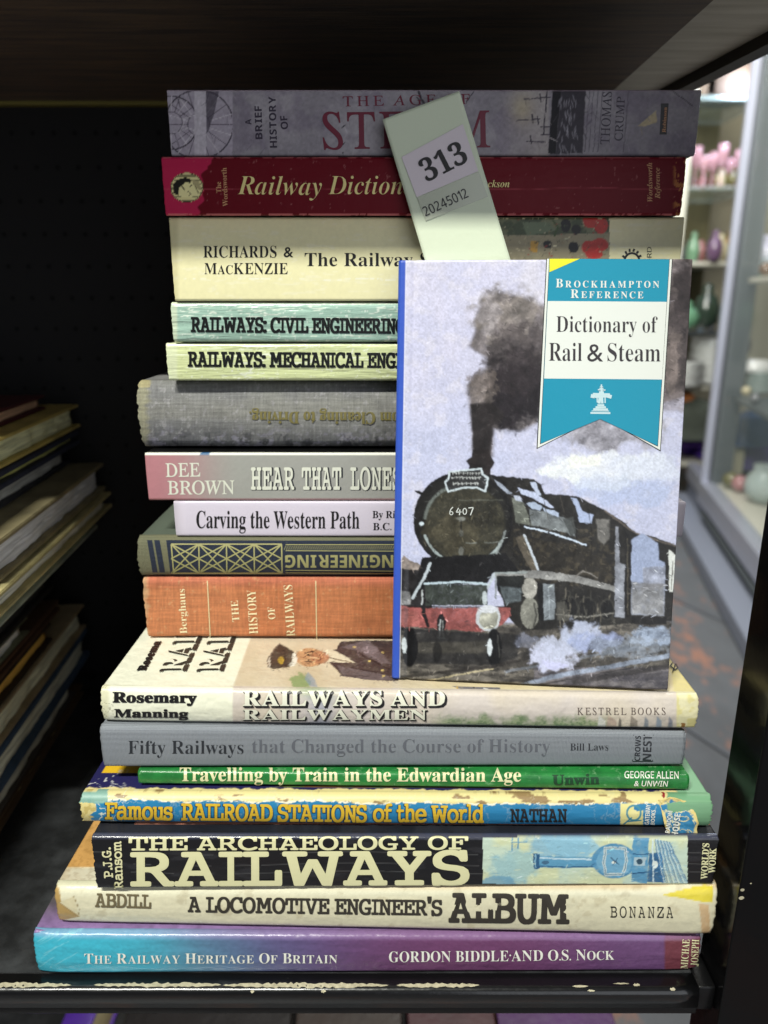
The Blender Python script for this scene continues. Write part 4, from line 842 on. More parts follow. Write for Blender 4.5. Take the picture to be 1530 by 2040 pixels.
M_CG2 = mat('rubbed_gold_print', (190, 140, 100), .5, k=1.1)
for s_, a, b in (('The', (441, 384), (440, 362)), ('Wordsworth', (454, 411), (451, 334))): text(b16, s_, 'B', a, b, 10, M_CG2, name='publisher_lettering')
text(b16, 'Wordsworth', 'BI', (1300, 402), (1299, 324), 10, M_CG2, name='publisher_lettering'); text(b16, 'Reference', 'BI', (1315, 396), (1314, 334), 10, M_CG2, name='publisher_lettering')
# 17 ---- lilac grey paperback on top
def p_steam(p, u, v):
    p.c[:] = lin((142, 137, 144)); p.put(sm(.3, .7, fbm(p.x, p.y, 90, 5, 3)) * .6, (172, 167, 172)); p.put(sm(.45, .7, fbm(p.x, p.y, 40, 5, 8)) * .5, (116, 106, 124)); p.put(sm(980, 1090, p.x) * sm(1096, 1090, p.x) * .6, (184, 176, 170)); p.put(np.exp(-((p.x - 1040) / 22) ** 2 - ((p.y - 215) / 30) ** 2) * .6, (190, 176, 140))
    p.put(sm(465, 462, p.x) * .8, (172, 164, 176)); p.frame(320, 160, 2.833)
    L = p.x < 405; k0 = p.c.copy()
    for cx, cy, r in ((215, 250, 195), (60, 240, 150)):
        p.ell(cx, cy, r, r * 1.0, (70, 64, 74), 3, ring=8); 
        for k in range(20):
            a = k * math.pi / 10; p.line([(cx + 60 * math.cos(a), cy + 60 * math.sin(a)), (cx + r * math.cos(a), cy + r * math.sin(a))], 5, [(80, 72, 84), (206, 200, 206)][k % 2], 3, .8)
        p.ell(cx, cy, 62, 62, (90, 84, 96), 4, ring=7, a=.8)
    p.poly([(190, 60), (255, 60), (258, 430), (190, 430)], (196, 190, 198), 3, .8, tex=.3); p.poly([(255, 60), (330, 60), (300, 200), (260, 300)], (66, 60, 72), 6, .8, tex=.4)
    p.c = np.where(L[:, None], p.c, k0); p.frame(740, 160, 1.937); p.warp(3, 18, 4)
    p.poly([(700, 28), (735, 28), (722, 150), (712, 285), (682, 285), (690, 160)], (30, 28, 34), 4); p.poly([(735, 28), (828, 28), (815, 280), (712, 285), (722, 150)], (60, 56, 64), 4); 
    for k in range(40): 
        yy = 40 + 235 * random.random(); xx = 725 + 70 * random.random(); p.line([(xx, yy), (xx + 20 * (random.random() - .5), yy + 30)], 4, (170, 166, 176), 4, .6, True)
    for xx in (835, 850, 868, 885, 985): p.line([(xx + 8, 35), (xx - 12, 275)], 3, (84, 78, 92), 2, .8)
    for q in ((560, 155, 650, 150), (600, 235, 670, 238), (590, 72, 690, 66)): p.line([q[:2], q[2:]], 5, (70, 64, 76), 3); 
    for xx, yy in ((620, 150), (650, 70), (612, 230), (640, 155)): p.line([(xx, yy - 16), (xx + 4, yy + 14)], 5, (60, 54, 66), 3)
    p.line([(678, 40), (664, 210)], 5, (60, 54, 66), 3); p.line([(655, 180), (690, 178)], 6, (60, 54, 66), 3); p.line([(655, 210), (690, 208)], 5, (60, 54, 66), 3)
    p.line([(1150, 30), (1240, 100)], 3, (70, 66, 76)); p.poly([(1030, 175), (1100, 115), (1102, 160), (1050, 180)], (196, 180, 140), 3, .8); p.line([(180, 35), (205, 95)], 5, (50, 46, 56)); p.line([(400, 35), (365, 85)], 4, (60, 56, 66)); p.frame(320, 160, 2.833)
    for a, b in (((1045, 250), (1020, 270)), ((1040, 350), (1015, 375)), ((1030, 405), (1028, 415)), ((1450, 60), (1480, 130)), ((1440, 90), (1470, 120))): p.line([a, b], 8, (40, 36, 44), 3, .9, True)
    p.brush(p.x0 > 0, 500, .16, 9, 6, 26, (1.4, .5), (1, 3)); p.frame(0, 0, 1); p.grain(.2, 5); p.put(sm(.965, .98, v) * .5, (196, 176, 190))
b17 = Book('book', 'grey lilac paperback on top of the stack with dark maroon title about steam', (-.0836, .0672), (.1221, .0672), .3349, .3583, .13, .0004, mat('lilac_matt_cover', attr=True, rough=.5, spec=.3, bump=[(200, .0002)]), edge=.0008, board=.0004, case=False, nx=640, ny=60, paint=p_steam, k=1.0, fray=.0006, seed=91)
M_MAR = mat('maroon_print', (104, 26, 48), .45, k=1.1)
text(b17, 'THE AGE OF', 'U', (683, 212), (936, 207), 20, M_MAR, .004, track=.34); text(b17, 'STEAM', 'U', (643, 297), (977, 293), 73, M_MAR, .006, track=.13)
M_INK = mat('dark_violet_print', (48, 40, 56), .45, k=1.1)
for s_, a, b, h in (('A', (501, 248), (500, 237), 12), ('BRIEF', (523, 277), (521, 211), 14), ('HISTORY', (552, 294), (549, 192), 14), ('OF', (574, 257), (572, 230), 14)): text(b17, s_, 'NB', a, b, h, M_INK, track=.16)
text(b17, 'THOMAS', 'U', (1214, 288), (1219, 183), 18, M_INK, .004); text(b17, 'CRUMP', 'U', (1240, 281), (1245, 193), 16, M_INK, .004)
patch(b17, [(1314, 268), (1328, 268), (1332, 206), (1317, 206)], mat('black_label_print', (20, 18, 22), .4, k=1), name='publisher_panel'); text(b17, 'Robinson', 'B', (1326, 264), (1329, 214), 7, M_CG2, lift=.0002, name='publisher_lettering')
# ------------------------------------------------------------------ the dictionary leaning on the stack
DO = np.array([0.02728507 * 0 + .0031640, .0272851, .1276]); DB = np.array([.1156737, .0177703, .1276])
DW = np.linalg.norm(DB - DO); DE = (DB - DO) / DW
_h = np.array([-DE[1], DE[0], 0.0]); _h = _h if _h[1] > 0 else -_h
DL = R(10); DU = np.array([0, 0, 1.0]) * math.cos(DL) + _h * math.sin(DL)
DN = np.cross(DE, DU); DN = DN if DN[1] < 0 else -DN
DH, DT = .1705, .0105
dic = empty('book', 'small upright dictionary with a painted steam engine cover and teal ribbon panel', 'book', tuple(DO))
def dpt(a, b, c): return DO + DE * np.asarray(a)[..., None] + DU * np.asarray(b)[..., None] - DN * np.asarray(c)[..., None]   # c = depth behind the front face
def p_engine(p):
    p.c[:] = lin((206, 204, 226), .86); random.seed(11)
    p.frame(780, 500, 2.468)
    p.put(sm(.3, .7, fbm(p.x, p.y, 160, 5, 2)) * .6, (192, 194, 222)); p.put(sm(500, 1000, p.y) * .4, (182, 192, 224)); p.put(sm(.55, .7, fbm(p.x, p.y, 60, 5, 7)) * .35, (222, 218, 228)); p.put(np.exp(-((p.x - 690) / 60) ** 2 - ((p.y - 120) / 160) ** 2) * .4, (226, 220, 222))
    p.warp(16, 70, 5)
    p.poly([(375, 660), (372, 470), (410, 380), (430, 290), (440, 225), (520, 205), (640, 220), (770, 270), (1340, 300), (1500, 300), (1500, 640), (760, 700), (720, 840), (640, 892), (540, 872), (500, 885), (490, 1010), (396, 1010), (392, 900), (380, 800)], (112, 105, 106), 30, .97, tex=.12, ts=24)
    p.poly([(372, 470), (420, 500), (470, 520), (480, 560), (420, 610), (375, 650), (330, 600), (330, 500)], (202, 202, 226), 26, .95)
    p.cloud(560, 330, 150, 130, (136, 128, 122), .6, 40, 21); p.cloud(480, 300, 60, 90, (160, 154, 160), .5, 30, 22); p.cloud(640, 480, 160, 120, (96, 88, 90), .8, 50, 23)
    p.cloud(640, 700, 190, 170, (40, 35, 40), 1, 60, 24); p.cloud(620, 600, 120, 120, (54, 47, 51), .8, 36, 25); p.cloud(450, 650, 70, 60, (112, 102, 98), .7, 24, 26); p.cloud(440, 720, 60, 40, (134, 124, 120), .5, 18, 27)
    p.poly([(385, 760), (480, 740), (560, 800), (500, 870), (485, 940), (478, 1010), (402, 1010), (394, 880)], (46, 41, 42), 18, .97, tex=.1)
    p.frame(780, 500, 2.468); p.warp(12, 46, 6)
    # right strip of smoke
    p.poly([(1376, 20), (1500, 20), (1500, 690), (1430, 720), (1376, 740), (1330, 740)], (104, 94, 94), 18, 1); p.cloud(1440, 190, 50, 190, (54, 46, 48), .9, 40, 31); p.cloud(1420, 300, 60, 90, (64, 56, 58), .7, 30, 32); p.cloud(1400, 70, 50, 40, (140, 130, 134), .5, 30, 33); p.cloud(1385, 560, 40, 150, (128, 116, 112), .6, 30, 34); p.cloud(1450, 600, 34, 90, (60, 52, 54), .6, 30, 35)
    p.poly([(1340, 700), (1500, 690), (1500, 800), (1330, 790)], (134, 124, 126), 24, .6, tex=.4)
    p.cloud(1080, 900, 220, 80, (160, 158, 168), .9, 60, 41); p.cloud(960, 880, 120, 70, (140, 138, 148), .6, 40, 42)
    p.frame(780, 900, 2.468); p.warp(10, 60, 9)
    p.cloud(860, 90, 130, 60, (232, 236, 238), .95, 50, 51); p.cloud(1090, 70, 260, 60, (226, 230, 240), .9, 60, 52); p.cloud(960, 50, 90, 40, (238, 240, 236), .9, 40, 53); p.cloud(1250, 90, 160, 70, (214, 220, 238), .8, 60, 54); p.cloud(1150, 200, 200, 70, (176, 190, 226), .6, 60, 55); p.cloud(1050, 150, 120, 40, (210, 218, 236), .7, 40, 56)
    p.frame(780, 900, 2.468); p.warp(4, 26, 12); p.warp(2.6, 9, 13)
    p.poly([(20, 570), (60, 510), (90, 535), (140, 555), (200, 600), (20, 640)], (150, 138, 132), 5); p.poly([(20, 575), (200, 585), (200, 1240), (20, 1240)], (46, 44, 46), 4)
    # ground
    p.poly([(20, 860), (1420, 830), (1420, 1240), (20, 1240)], (84, 80, 76), 8); p.put((p.y > 840) * sm(.35, .65, fbm(p.x * .35, p.y * 1.6, 40, 5, 61)) * .7, (128, 122, 114)); p.put((p.y > 850) * sm(.5, .7, fbm(p.x * .4, p.y * 1.5, 22, 4, 62)) * .7, (48, 46, 46)); p.put((p.y > 1060) * (p.x > 700) * .35, (126, 122, 138))
    # boiler barrel, firebox, cab
    body = [(470, 110), (520, 118), (700, 132), (738, 168), (755, 208), (905, 215), (1050, 288), (1150, 350), (1200, 398), (1300, 420), (1400, 462), (1400, 830), (1100, 850), (640, 880), (560, 800), (500, 500)]
    p.poly(body, (44, 42, 40), 4); p.poly([(640, 420), (960, 470), (1090, 560), (1090, 660), (720, 590), (640, 500)], (50, 46, 40), 8, .9, tex=.3); p.put((p.x > 600) * (p.x < 1100) * (p.y > 380) * (p.y < 660) * sm(.5, .7, fbm(p.x, p.y, 24, 4, 71)) * .5, (96, 88, 74))
    p.poly([(590, 225), (650, 245), (690, 362), (612, 352)], (120, 124, 116), 4, .9, tex=.2); p.poly([(670, 285), (800, 300), (880, 340), (905, 420), (860, 400), (690, 360)], (128, 134, 138), 5, .9, tex=.25); p.poly([(840, 330), (890, 320), (910, 400), (880, 420)], (88, 92, 92), 5, .8, tex=.3)
    p.poly([(598, 215), (630, 215), (650, 245), (610, 240)], (186, 194, 214), 3); p.poly([(618, 176), (700, 198), (760, 240), (804, 278), (780, 276), (700, 232), (640, 206)], (192, 202, 230), 3); p.poly([(680, 150), (706, 148), (738, 215), (712, 212)], (186, 196, 220), 3); p.poly([(505, 135), (545, 160), (592, 205), (575, 210), (530, 175)], (176, 186, 206), 4, .8)
    p.poly([(655, 255), (700, 248), (745, 268), (735, 290), (690, 282)], (170, 184, 208), 3); p.poly([(745, 275), (825, 300), (820, 320), (755, 295)], (182, 196, 222), 3); p.line([(640, 236), (668, 262), (684, 360)], 5, (40, 38, 38), 2)
    p.poly([(880, 225), (912, 232), (935, 290), (992, 312), (985, 352), (925, 345), (905, 270)], (176, 190, 224), 3, .95, tex=.1); p.poly([(1005, 330), (1075, 330), (1072, 430), (1040, 460), (1015, 430)], (120, 118, 116), 5, .8, tex=.3); p.line([(900, 300), (912, 430)], 6, (30, 28, 28), 3)
    p.line([(1050, 290), (1200, 400), (1400, 465)], 9, (122, 112, 104), 4, .8, tex=.4)
    p.line([(655, 368), (780, 398), (958, 458)], 8, (210, 224, 244), 2); p.line([(770, 396), (780, 408)], 8, (60, 60, 64)); p.poly([(610, 420), (648, 410), (722, 578), (700, 600), (640, 500)], (112, 104, 92), 3, .9, tex=.25); p.line([(652, 412), (722, 578)], 12, (196, 206, 218), 2)
    p.poly([(505, 590), (720, 582), (900, 606), (1100, 662), (1102, 690), (900, 640), (700, 622), (508, 612)], (150, 150, 150), 3, .95, tex=.15); p.line([(905, 612), (940, 588), (985, 600), (1010, 620)], 7, (130, 126, 122), 3)
    # cab and tender
    p.poly([(1180, 432), (1230, 400), (1310, 448), (1318, 530), (1345, 545), (1342, 806), (1178, 800)], (158, 170, 202), 5, 1, tex=.05); p.poly([(1180, 640), (1342, 650), (1342, 806), (1178, 800)], (144, 142, 138), 14, .8, tex=.3); p.poly([(1235, 570), (1345, 560), (1343, 660), (1240, 680)], (150, 150, 158), 8, .6, tex=.4)
    p.poly([(1100, 368), (1116, 368), (1120, 545), (1146, 560), (1145, 815), (1096, 815)], (146, 150, 162), 3, .95, tex=.15); p.poly([(1148, 380), (1178, 430), (1174, 815), (1146, 815)], (30, 28, 28), 4); p.line([(1160, 430), (1162, 800)], 6, (110, 104, 90), 3, .6, tex=.4); p.poly([(1180, 810), (1350, 812), (1350, 850), (1180, 848)], (34, 32, 32), 4)
    p.poly([(1362, 480), (1398, 510), (1385, 690), (1366, 690)], (226, 230, 228), 3); p.line([(1382, 540), (1376, 680)], 5, (80, 76, 70), 2)
    # gear below the footplate
    p.poly([(515, 610), (655, 608), (640, 700), (560, 740), (520, 680)], (40, 42, 42), 4); p.poly([(530, 660), (640, 670), (636, 735), (560, 750)], (110, 120, 126), 6, .8, tex=.3)
    for q in ((870, 770, 46, 62), (965, 775, 44, 58), (1060, 775, 34, 50)):
        p.ell(*q, (24, 23, 24), 4, .8); p.ell(*q, (96, 94, 88), 4, .45, ring=7, tex=.6)
    p.line([(810, 800), (960, 812), (1095, 792)], 8, (150, 148, 142), 3, .8, tex=.3); p.line([(745, 215), (770, 330)], 4, (86, 82, 76), 3, .8); p.line([(960, 245), (985, 400), (980, 560)], 5, (24, 23, 23), 3, .8); p.line([(830, 215), (850, 300)], 4, (96, 90, 84), 3, .7)
    for k in range(60):
        xx = 820 + 280 * random.random(); yy = 660 + 170 * random.random(); p.line([(xx, yy), (xx + 14 * (random.random() - .5), yy + 20 + 40 * random.random())], 6, [(90, 88, 82), (28, 27, 27), (136, 130, 118), (60, 58, 54)][k % 4], 4, .75, True, tex=.3)
    p.ell(680, 672, 37, 52, (176, 174, 168), 4, tex=.2); p.ell(680, 795, 46, 76, (140, 140, 132), 5, tex=.25); p.line([(700, 745), (712, 800), (700, 860)], 10, (60, 58, 56), 4, .7); p.poly([(715, 640), (748, 655), (752, 830), (722, 830)], (26, 25, 26), 4); p.poly([(745, 648), (800, 650), (806, 760), (800, 822), (750, 828)], (140, 148, 156), 4, .95, tex=.2); p.line([(772, 660), (778, 815)], 6, (190, 200, 210), 4, .5); p.poly([(810, 740), (850, 735), (870, 830), (815, 830)], (110, 108, 102), 5, .7, tex=.4)
    # smokebox front
    p.ell(352, 335, 244, 238, (30, 29, 30), 4); p.ell(344, 340, 236, 226, (40, 39, 38), 8); p.ell(362, 352, 196, 188, (66, 64, 54), 18, tex=.18, ts=26); p.cloud(300, 400, 120, 90, (84, 78, 62), .5, 40, 81); p.cloud(430, 300, 120, 60, (54, 52, 46), .6, 40, 82); p.put(((np.hypot((p.x - 362) / 190, (p.y - 352) / 180) < 1) & (fbm(p.x, p.y, 10, 3, 84) > .62)) * .25, (110, 104, 84))
    p.ell(360, 350, 205, 200, (172, 184, 186), 3, .9, ring=12, a0=196, a1=336, tex=.1); p.ell(362, 350, 200, 190, (130, 138, 134), 6, .6, ring=16, a0=110, a1=175, tex=.2); p.line([(330, 240), (545, 236)], 5, (120, 122, 112), 4, .6); p.line([(560, 390), (540, 455), (500, 520)], 9, (150, 158, 160), 3, .7)
    p.line([(365, 450), (415, 448)], 6, (130, 134, 130), 3, .7); p.line([(455, 446), (540, 446)], 6, (130, 134, 130), 3, .7); p.ell(342, 330, 24, 12, (130, 132, 128), 3, .8); p.line([(342, 340), (344, 410)], 10, (28, 27, 27), 3, .8); p.ell(342, 400, 12, 16, (110, 110, 104), 3, .7); p.ell(343, 490, 12, 24, (126, 128, 124), 4, .7); p.ell(147, 354, 12, 9, (210, 224, 234), 2)
    p.poly([(115, 190), (140, 192), (160, 200), (150, 212), (125, 205)], (34, 33, 33), 2)
    # saddle
    p.poly([(150, 520), (560, 500), (640, 600), (500, 600), (470, 650), (170, 655), (120, 700), (130, 600)], (28, 27, 29), 4)
    p.poly([(165, 650), (475, 655), (470, 755), (165, 755)], (66, 72, 68), 4, 1, tex=.15, ts=10); p.line([(165, 650), (320, 640), (478, 652)], 11, (190, 208, 220), 2); p.line([(192, 548), (160, 620), (102, 720)], 14, (186, 196, 204), 2); p.line([(508, 600), (475, 665)], 13, (190, 200, 210), 2); p.line([(515, 598), (665, 592)], 10, (160, 168, 170), 3); p.line([(514, 605), (512, 720)], 9, (140, 146, 146), 3, .8); p.ell(458, 720, 12, 34, (190, 200, 206), 3); p.line([(150, 680), (150, 750)], 7, (170, 176, 176), 2)
    p.poly([(30, 680), (90, 690), (95, 750), (30, 755)], (150, 150, 152), 6, .7, tex=.4)
    p.poly([(38, 755), (150, 768), (585, 765), (582, 810), (545, 850), (440, 888), (150, 862), (38, 862)], (150, 86, 84), 3, 1, tex=.08, ts=10); p.line([(80, 762), (585, 764)], 8, (30, 28, 30), 3, .8); p.poly([(38, 780), (130, 785), (140, 860), (38, 850)], (170, 106, 100), 5, .5, tex=.4); p.line([(40, 870), (440, 905)], 12, (30, 28, 30), 4)
    p.ell(475, 818, 61, 64, (198, 204, 210), 3); p.ell(478, 822, 47, 50, (172, 172, 160), 4, tex=.1); p.ell(474, 775, 50, 18, (226, 230, 240), 5, .8)
    p.line([(160, 690), (158, 790), (180, 855)], 16, (34, 32, 34), 3); p.line([(152, 690), (150, 750)], 6, (190, 196, 200), 2); p.poly([(232, 800), (250, 795), (268, 830), (262, 880), (226, 880), (222, 830)], (34, 33, 36), 3); p.line([(238, 830), (236, 920)], 7, (170, 174, 176), 2); p.line([(250, 830), (255, 915)], 6, (150, 152, 152), 2); p.line([(222, 912), (262, 918)], 6, (180, 184, 186), 2)
    p.ell(62, 800, 24, 40, (120, 80, 80), 5, .6); 
    # below
    p.poly([(60, 870), (640, 900), (620, 1010), (520, 1050), (70, 1040)], (50, 49, 50), 10, .9, tex=.2); p.poly([(120, 940), (470, 930), (470, 990), (120, 990)], (96, 92, 84), 14, .6, tex=.5); p.ell(225, 985, 24, 50, (30, 29, 30), 6, .8); p.ell(90, 962, 40, 96, (26, 26, 28), 4); p.ell(62, 950, 12, 40, (206, 214, 218), 3); p.ell(505, 965, 36, 98, (26, 26, 28), 4); p.ell(482, 960, 12, 42, (214, 222, 228), 3); p.line([(520, 900), (530, 1010)], 6, (90, 90, 88), 3, .7)
    for k in range(46):
        xx = 560 + 820 * random.random(); yy = 850 + 130 * random.random(); p.line([(xx, yy), (xx + 8 * (random.random() - .5), yy + 50 * random.random() + 12)], 8, [(120, 114, 104), (44, 42, 42), (96, 92, 84)][k % 3], 6, .5, True)
    p.line([(30, 1110), (250, 1085), (500, 1055), (700, 1010)], 14, (58, 54, 52), 5, .8); p.line([(180, 1125), (500, 1066)], 7, (196, 184, 150), 3, .9, tex=.2); p.line([(640, 1150), (820, 1100), (1060, 1060), (1375, 1000)], 22, (156, 168, 190), 7, .8, tex=.25, ts=16); p.line([(560, 1080), (820, 1036), (1000, 1000), (1380, 930)], 12, (130, 138, 152), 8, .6, tex=.4); p.line([(900, 1130), (1375, 1052)], 26, (62, 58, 58), 9, .8); p.line([(700, 1150), (1000, 1095), (1200, 1060)], 8, (66, 62, 62), 4, .8)
    p.frame(780, 900, 2.468); p.warp(9, 30, 14)
    for cx, cy, rx, ry, c, a, sd in ((790, 1010, 100, 66, (206, 210, 236), .95, 91), (820, 960, 110, 50, (196, 202, 226), .8, 92), (930, 905, 90, 60, (190, 198, 224), .9, 93), (1010, 930, 110, 46, (160, 172, 214), .7, 94), (1160, 960, 180, 50, (146, 156, 172), .6, 95), (1290, 900, 90, 42, (168, 184, 212), .75, 96), (1230, 930, 60, 24, (176, 190, 214), .6, 97), (790, 1050, 50, 24, (206, 208, 244), .9, 98), (660, 930, 60, 30, (150, 156, 180), .5, 99)):
        p.cloud(cx, cy, rx, ry, c, a, 34, sd)
    p.frame(780, 900, 2.468); p.warp(3, 20, 15)
    # chimney and name board
    p.poly([(398, -12), (480, -12), (486, 20), (508, 55), (488, 85), (486, 118), (380, 118), (384, 70), (366, 45), (392, 25)], (44, 38, 38), 5); p.line([(250, 130), (500, 120), (560, 160)], 16, (34, 32, 33), 4)
    q = [(285, 98), (440, 84), (448, 112), (474, 130), (462, 196), (420, 176), (345, 178), (278, 196), (262, 150), (280, 135)]; p.poly(q, (52, 52, 54), 2); p.line(q + [q[0]], 9, (202, 214, 222), 2)
    for yy, x0, x1 in ((106, 300, 428), (128, 296, 440), (156, 302, 425)):
        x = x0
        while x < x1:
            ln = 6 + 12 * random.random(); p.line([(x, yy - 5), (x + 2, yy + 6)], 4, (206, 210, 210), 2, .8); p.line([(x, yy + 4 * (random.random() - .5)), (x + ln, yy - 2 + 4 * (random.random() - .5))], 3.5, (206, 210, 210), 2, .8); x += ln + 5
    I = p.c.reshape(580, 400, 3)
    for _ in range(1):
        I[1:-1] = I[:-2] * .14 + I[1:-1] * .72 + I[2:] * .14; I[:, 1:-1] = I[:, :-2] * .14 + I[:, 1:-1] * .72 + I[:, 2:] * .14
    p.c = I.reshape(-1, 3); mk = p.c.mean(1) < .36
    p.c = p.c * np.where(mk, np.exp((fbm(p.x0 + p.y0 * .3, p.y0, 16, 4, 140) - .5) * 1.5) * np.where(p.c.mean(1) < .12, .72, .92), 1)[:, None]
    p.frame(0, 0, 1); rs = np.random.RandomState(5); n_ = len(p.x0)
    dark = p.c.mean(1) < .30
    for k in range(3400):      # small visible brush marks, each a little lighter or darker than what it lies on
        i = rs.randint(n_); x, y = p.x0[i], p.y0[i]
        if not dark[i] and rs.rand() < .55: continue
        f = min(math.exp(rs.normal(0.05, .75 if dark[i] else .07)), 1.6 if y < 930 else 3.2); c_ = np.clip(p.c[i] * f + (rs.rand() * .012 if dark[i] else 0), 0, .85); a_ = (rs.normal(.35, .5) if x > 990 and y < 1200 and dark[i] else rs.rand() * 3.14); L_ = rs.uniform(3, 11)
        p.line([(x, y), (x + L_ * math.cos(a_), y + L_ * math.sin(a_))], rs.uniform(1.0, 3.2), c_, 1.2, rs.uniform(.3, .8), True)
    p.c = np.clip(p.c * (1 + (fbm(p.x0, p.y0, 14, 4, 77) - .5)[:, None] * np.where(p.c.mean(1) < .3, .5, .16)[:, None]), 0, 1); p.grain(.22, 3.2, 7); 
def front_face():
    nx, ny = 400, 580; r = .0016
    a = np.linspace(0, DW, nx); b = np.linspace(DH, 0, ny); A, B = np.meshgrid(a, b)
    dep = np.where(A < r, r - np.sqrt(np.clip(r * r - (r - A) ** 2, 0, None)), 0) + np.where(B > DH - .0004, .0003, 0) + np.where(B < .0004, .0003, 0) + .0005 * np.exp(-((A - .0065) / .0012) ** 2)
    P = dpt(A, B, dep); X, Y = proj(P.reshape(-1, 3)); p = Paint(X, Y, (200, 200, 200)); p_engine(p); X = X.reshape(-1)
    # blue spine colour wraps onto the front
    edge = 808 - (Y - 515) * .0155; m = sm(.9, -.9, p.x0 - edge); p.c = p.c * (1 - m[:, None]) + lin((58, 92, 196), .8) * m[:, None]
    m = sm(1.2, .2, np.abs(p.x0 - edge - 1.5)) * .5; p.c = p.c * (1 - m[:, None]) + lin((225, 228, 240)) * m[:, None]
    bk = dpt(A, B, dep * 0 + .0022); return solid_grid('front_cover', P, bk, mat('painted_cover_print', attr=True, rough=.36, bump=[(260, .00015)]), dic, np.clip(p.c, 0, 1))
front_face()
M_BLUE = mat('blue_cover_laminate', (58, 92, 196), .35, k=.8)
def slab3(name, a0, a1, b0, b1, c0, c1, m, bev=.0003):
    M = Matrix([[DE[0], -DN[0], DU[0], DO[0]], [DE[1], -DN[1], DU[1], DO[1]], [DE[2], -DN[2], DU[2], DO[2]], [0, 0, 0, 1]])
    return box(name, (a0, c0, b0), (a1, c1, b1), m, dic, bev, 2, M)
slab3('spine', .0, .0016, .0003, DH - .0003, .0023, DT - .0023, M_BLUE); slab3('back_cover', 0, DW, 0, DH, DT - .0022, DT, M_BLUE)
slab3('page_block', .0020, DW - .003, .003, DH - .003, .0024, DT - .0024, mat('upright_page_edges', (226, 220, 196), .9, bump=[(900, .0002)]), 0)
DP = Plane(DO, DN, dic)
M_TEAL = mat('teal_print', (22, 150, 182), .4, k=.8, bump=[(300, .00008)]); M_CWH = mat('cover_white_print', (228, 232, 226), .4); M_YLC = mat('lemon_print', (232, 230, 46), .4)
def z5(*pts): return [(780 + x / 2.468, 500 + y / 2.468) for x, y in pts]
patch(DP, z5((761, 37), (1383, 40), (1323, 986), (1026, 815), (713, 974)), M_K, .00006, 'ribbon_outline')
patch(DP, z5((765, 38), (1379, 41), (1320, 979), (1026, 811), (718, 968)), M_CWH, .00012, 'ribbon_border')
patch(DP, z5((775, 38), (1368, 41), (1310, 962), (1026, 824), (730, 950)), M_K, .00018, 'ribbon_line')
patch(DP, z5((777, 38), (1366, 41), (1308, 958), (1026, 826), (733, 947)), M_TEAL, .00024, 'ribbon_panel')
patch(DP, z5((777, 38), (926, 38), (776, 104)), M_YLC, .0003, 'yellow_corner')
patch(DP, z5((768, 246), (1353, 250), (1330, 632), (750, 627)), M_CWH, .0003, 'title_panel')
def t5(s_, st, a, b, h, m, **k): A, B = z5(a, b); text(DP, s_, st, A, B, h / 2.468, m, lift=.00038, **k)
t5('BROCKHAMPTON'.title(), 'B', (808, 179), (1316, 181), 42, M_CWH, small=.78, track=.30, name='series_lettering'); t5('Reference', 'B', (881, 231), (1238, 233), 42, M_CWH, small=.78, track=.27, name='series_lettering')
M_TTL = mat('charcoal_print', (50, 46, 50), .4, k=1)
t5('Dictionary of', 'B', (810, 398), (1308, 401), 77, M_TTL, off=-.009); t5('Rail', 'B', (774, 540), (936, 541), 88, M_TTL, off=-.009); t5('&', 'B', (962, 543), (1040, 543), 86, M_TTL); t5('Steam', 'B', (1062, 542), (1322, 544), 88, M_TTL, off=-.009)
zz6 = lambda *q: [(780 + x / 2.468, 900 + y / 2.468) for x, y in q]
def pl6(pts, w_): q = zz6(*pts); return [(q[k], q[k + 1], w_) for k in range(len(q) - 1)]
ring6 = lambda cx, cy, rx, ry: [(cx + rx * math.cos(a), cy + ry * math.sin(a)) for a in [k * math.pi / 6 for k in range(13)]]
strips(DP, pl6([(302, 272), (292, 282), (286, 298)], 2.0) + pl6(ring6(294, 302, 8, 8), 1.8) + pl6([(330, 276), (318, 297), (344, 296)], 2.0) + pl6([(336, 284), (334, 312)], 2.2) + pl6(ring6(360, 293, 9, 15), 2.0) + pl6([(378, 276), (402, 274), (388, 312)], 2.2), 2, mat('hand_painted_pale_print', (206, 210, 206), .4), lift=.0002, name='number_lettering')
# small ornamental figure printed on the teal
em = []
for a, b, w_ in (((978, 796), (1076, 797), 9), ((984, 786), (1070, 787), 4), ((992, 778), (1064, 779), 10), ((1003, 768), (1054, 768), 9), ((1012, 758), (1046, 758), 9), ((1020, 750), (1026, 715), 14), ((1036, 750), (1034, 712), 12), ((1012, 745), (1010, 712), 6), ((1050, 748), (1050, 716), 6), ((1000, 715), (1060, 712), 16), ((980, 712), (1000, 716), 18), ((1060, 712), (1082, 718), 18), ((990, 702), (1074, 704), 8), ((1020, 700), (1044, 700), 20), ((1028, 690), (1038, 690), 22), ((1014, 682), (1052, 684), 6), ((1032, 684), (1032, 656), 7), ((1022, 676), (1042, 676), 5), ((1024, 668), (1040, 668), 4)):
    em.append((*z5(a, b), w_ / 2.468))
for k, s_ in enumerate(em): em[k] = s_
for k in range(len(em)): pass
VV = []; FF = []
for k, (a, b, w_) in enumerate(em):
    a = np.array(a); b = np.array(b); e = (b - a) / np.hypot(*(b - a)); u = np.array([e[1], -e[0]]) * w_ / 2; q = np.array([a - u, b - u, b + u, a + u])
    X = DP(q[:, 0], q[:, 1], .0003 + k * .000008); VV += list(X); FF.append((k * 4, k * 4 + 1, k * 4 + 2, k * 4 + 3))
o = pymesh('emblem', VV, FF, mat('emblem_pale_print', (196, 222, 228), .4), dic)

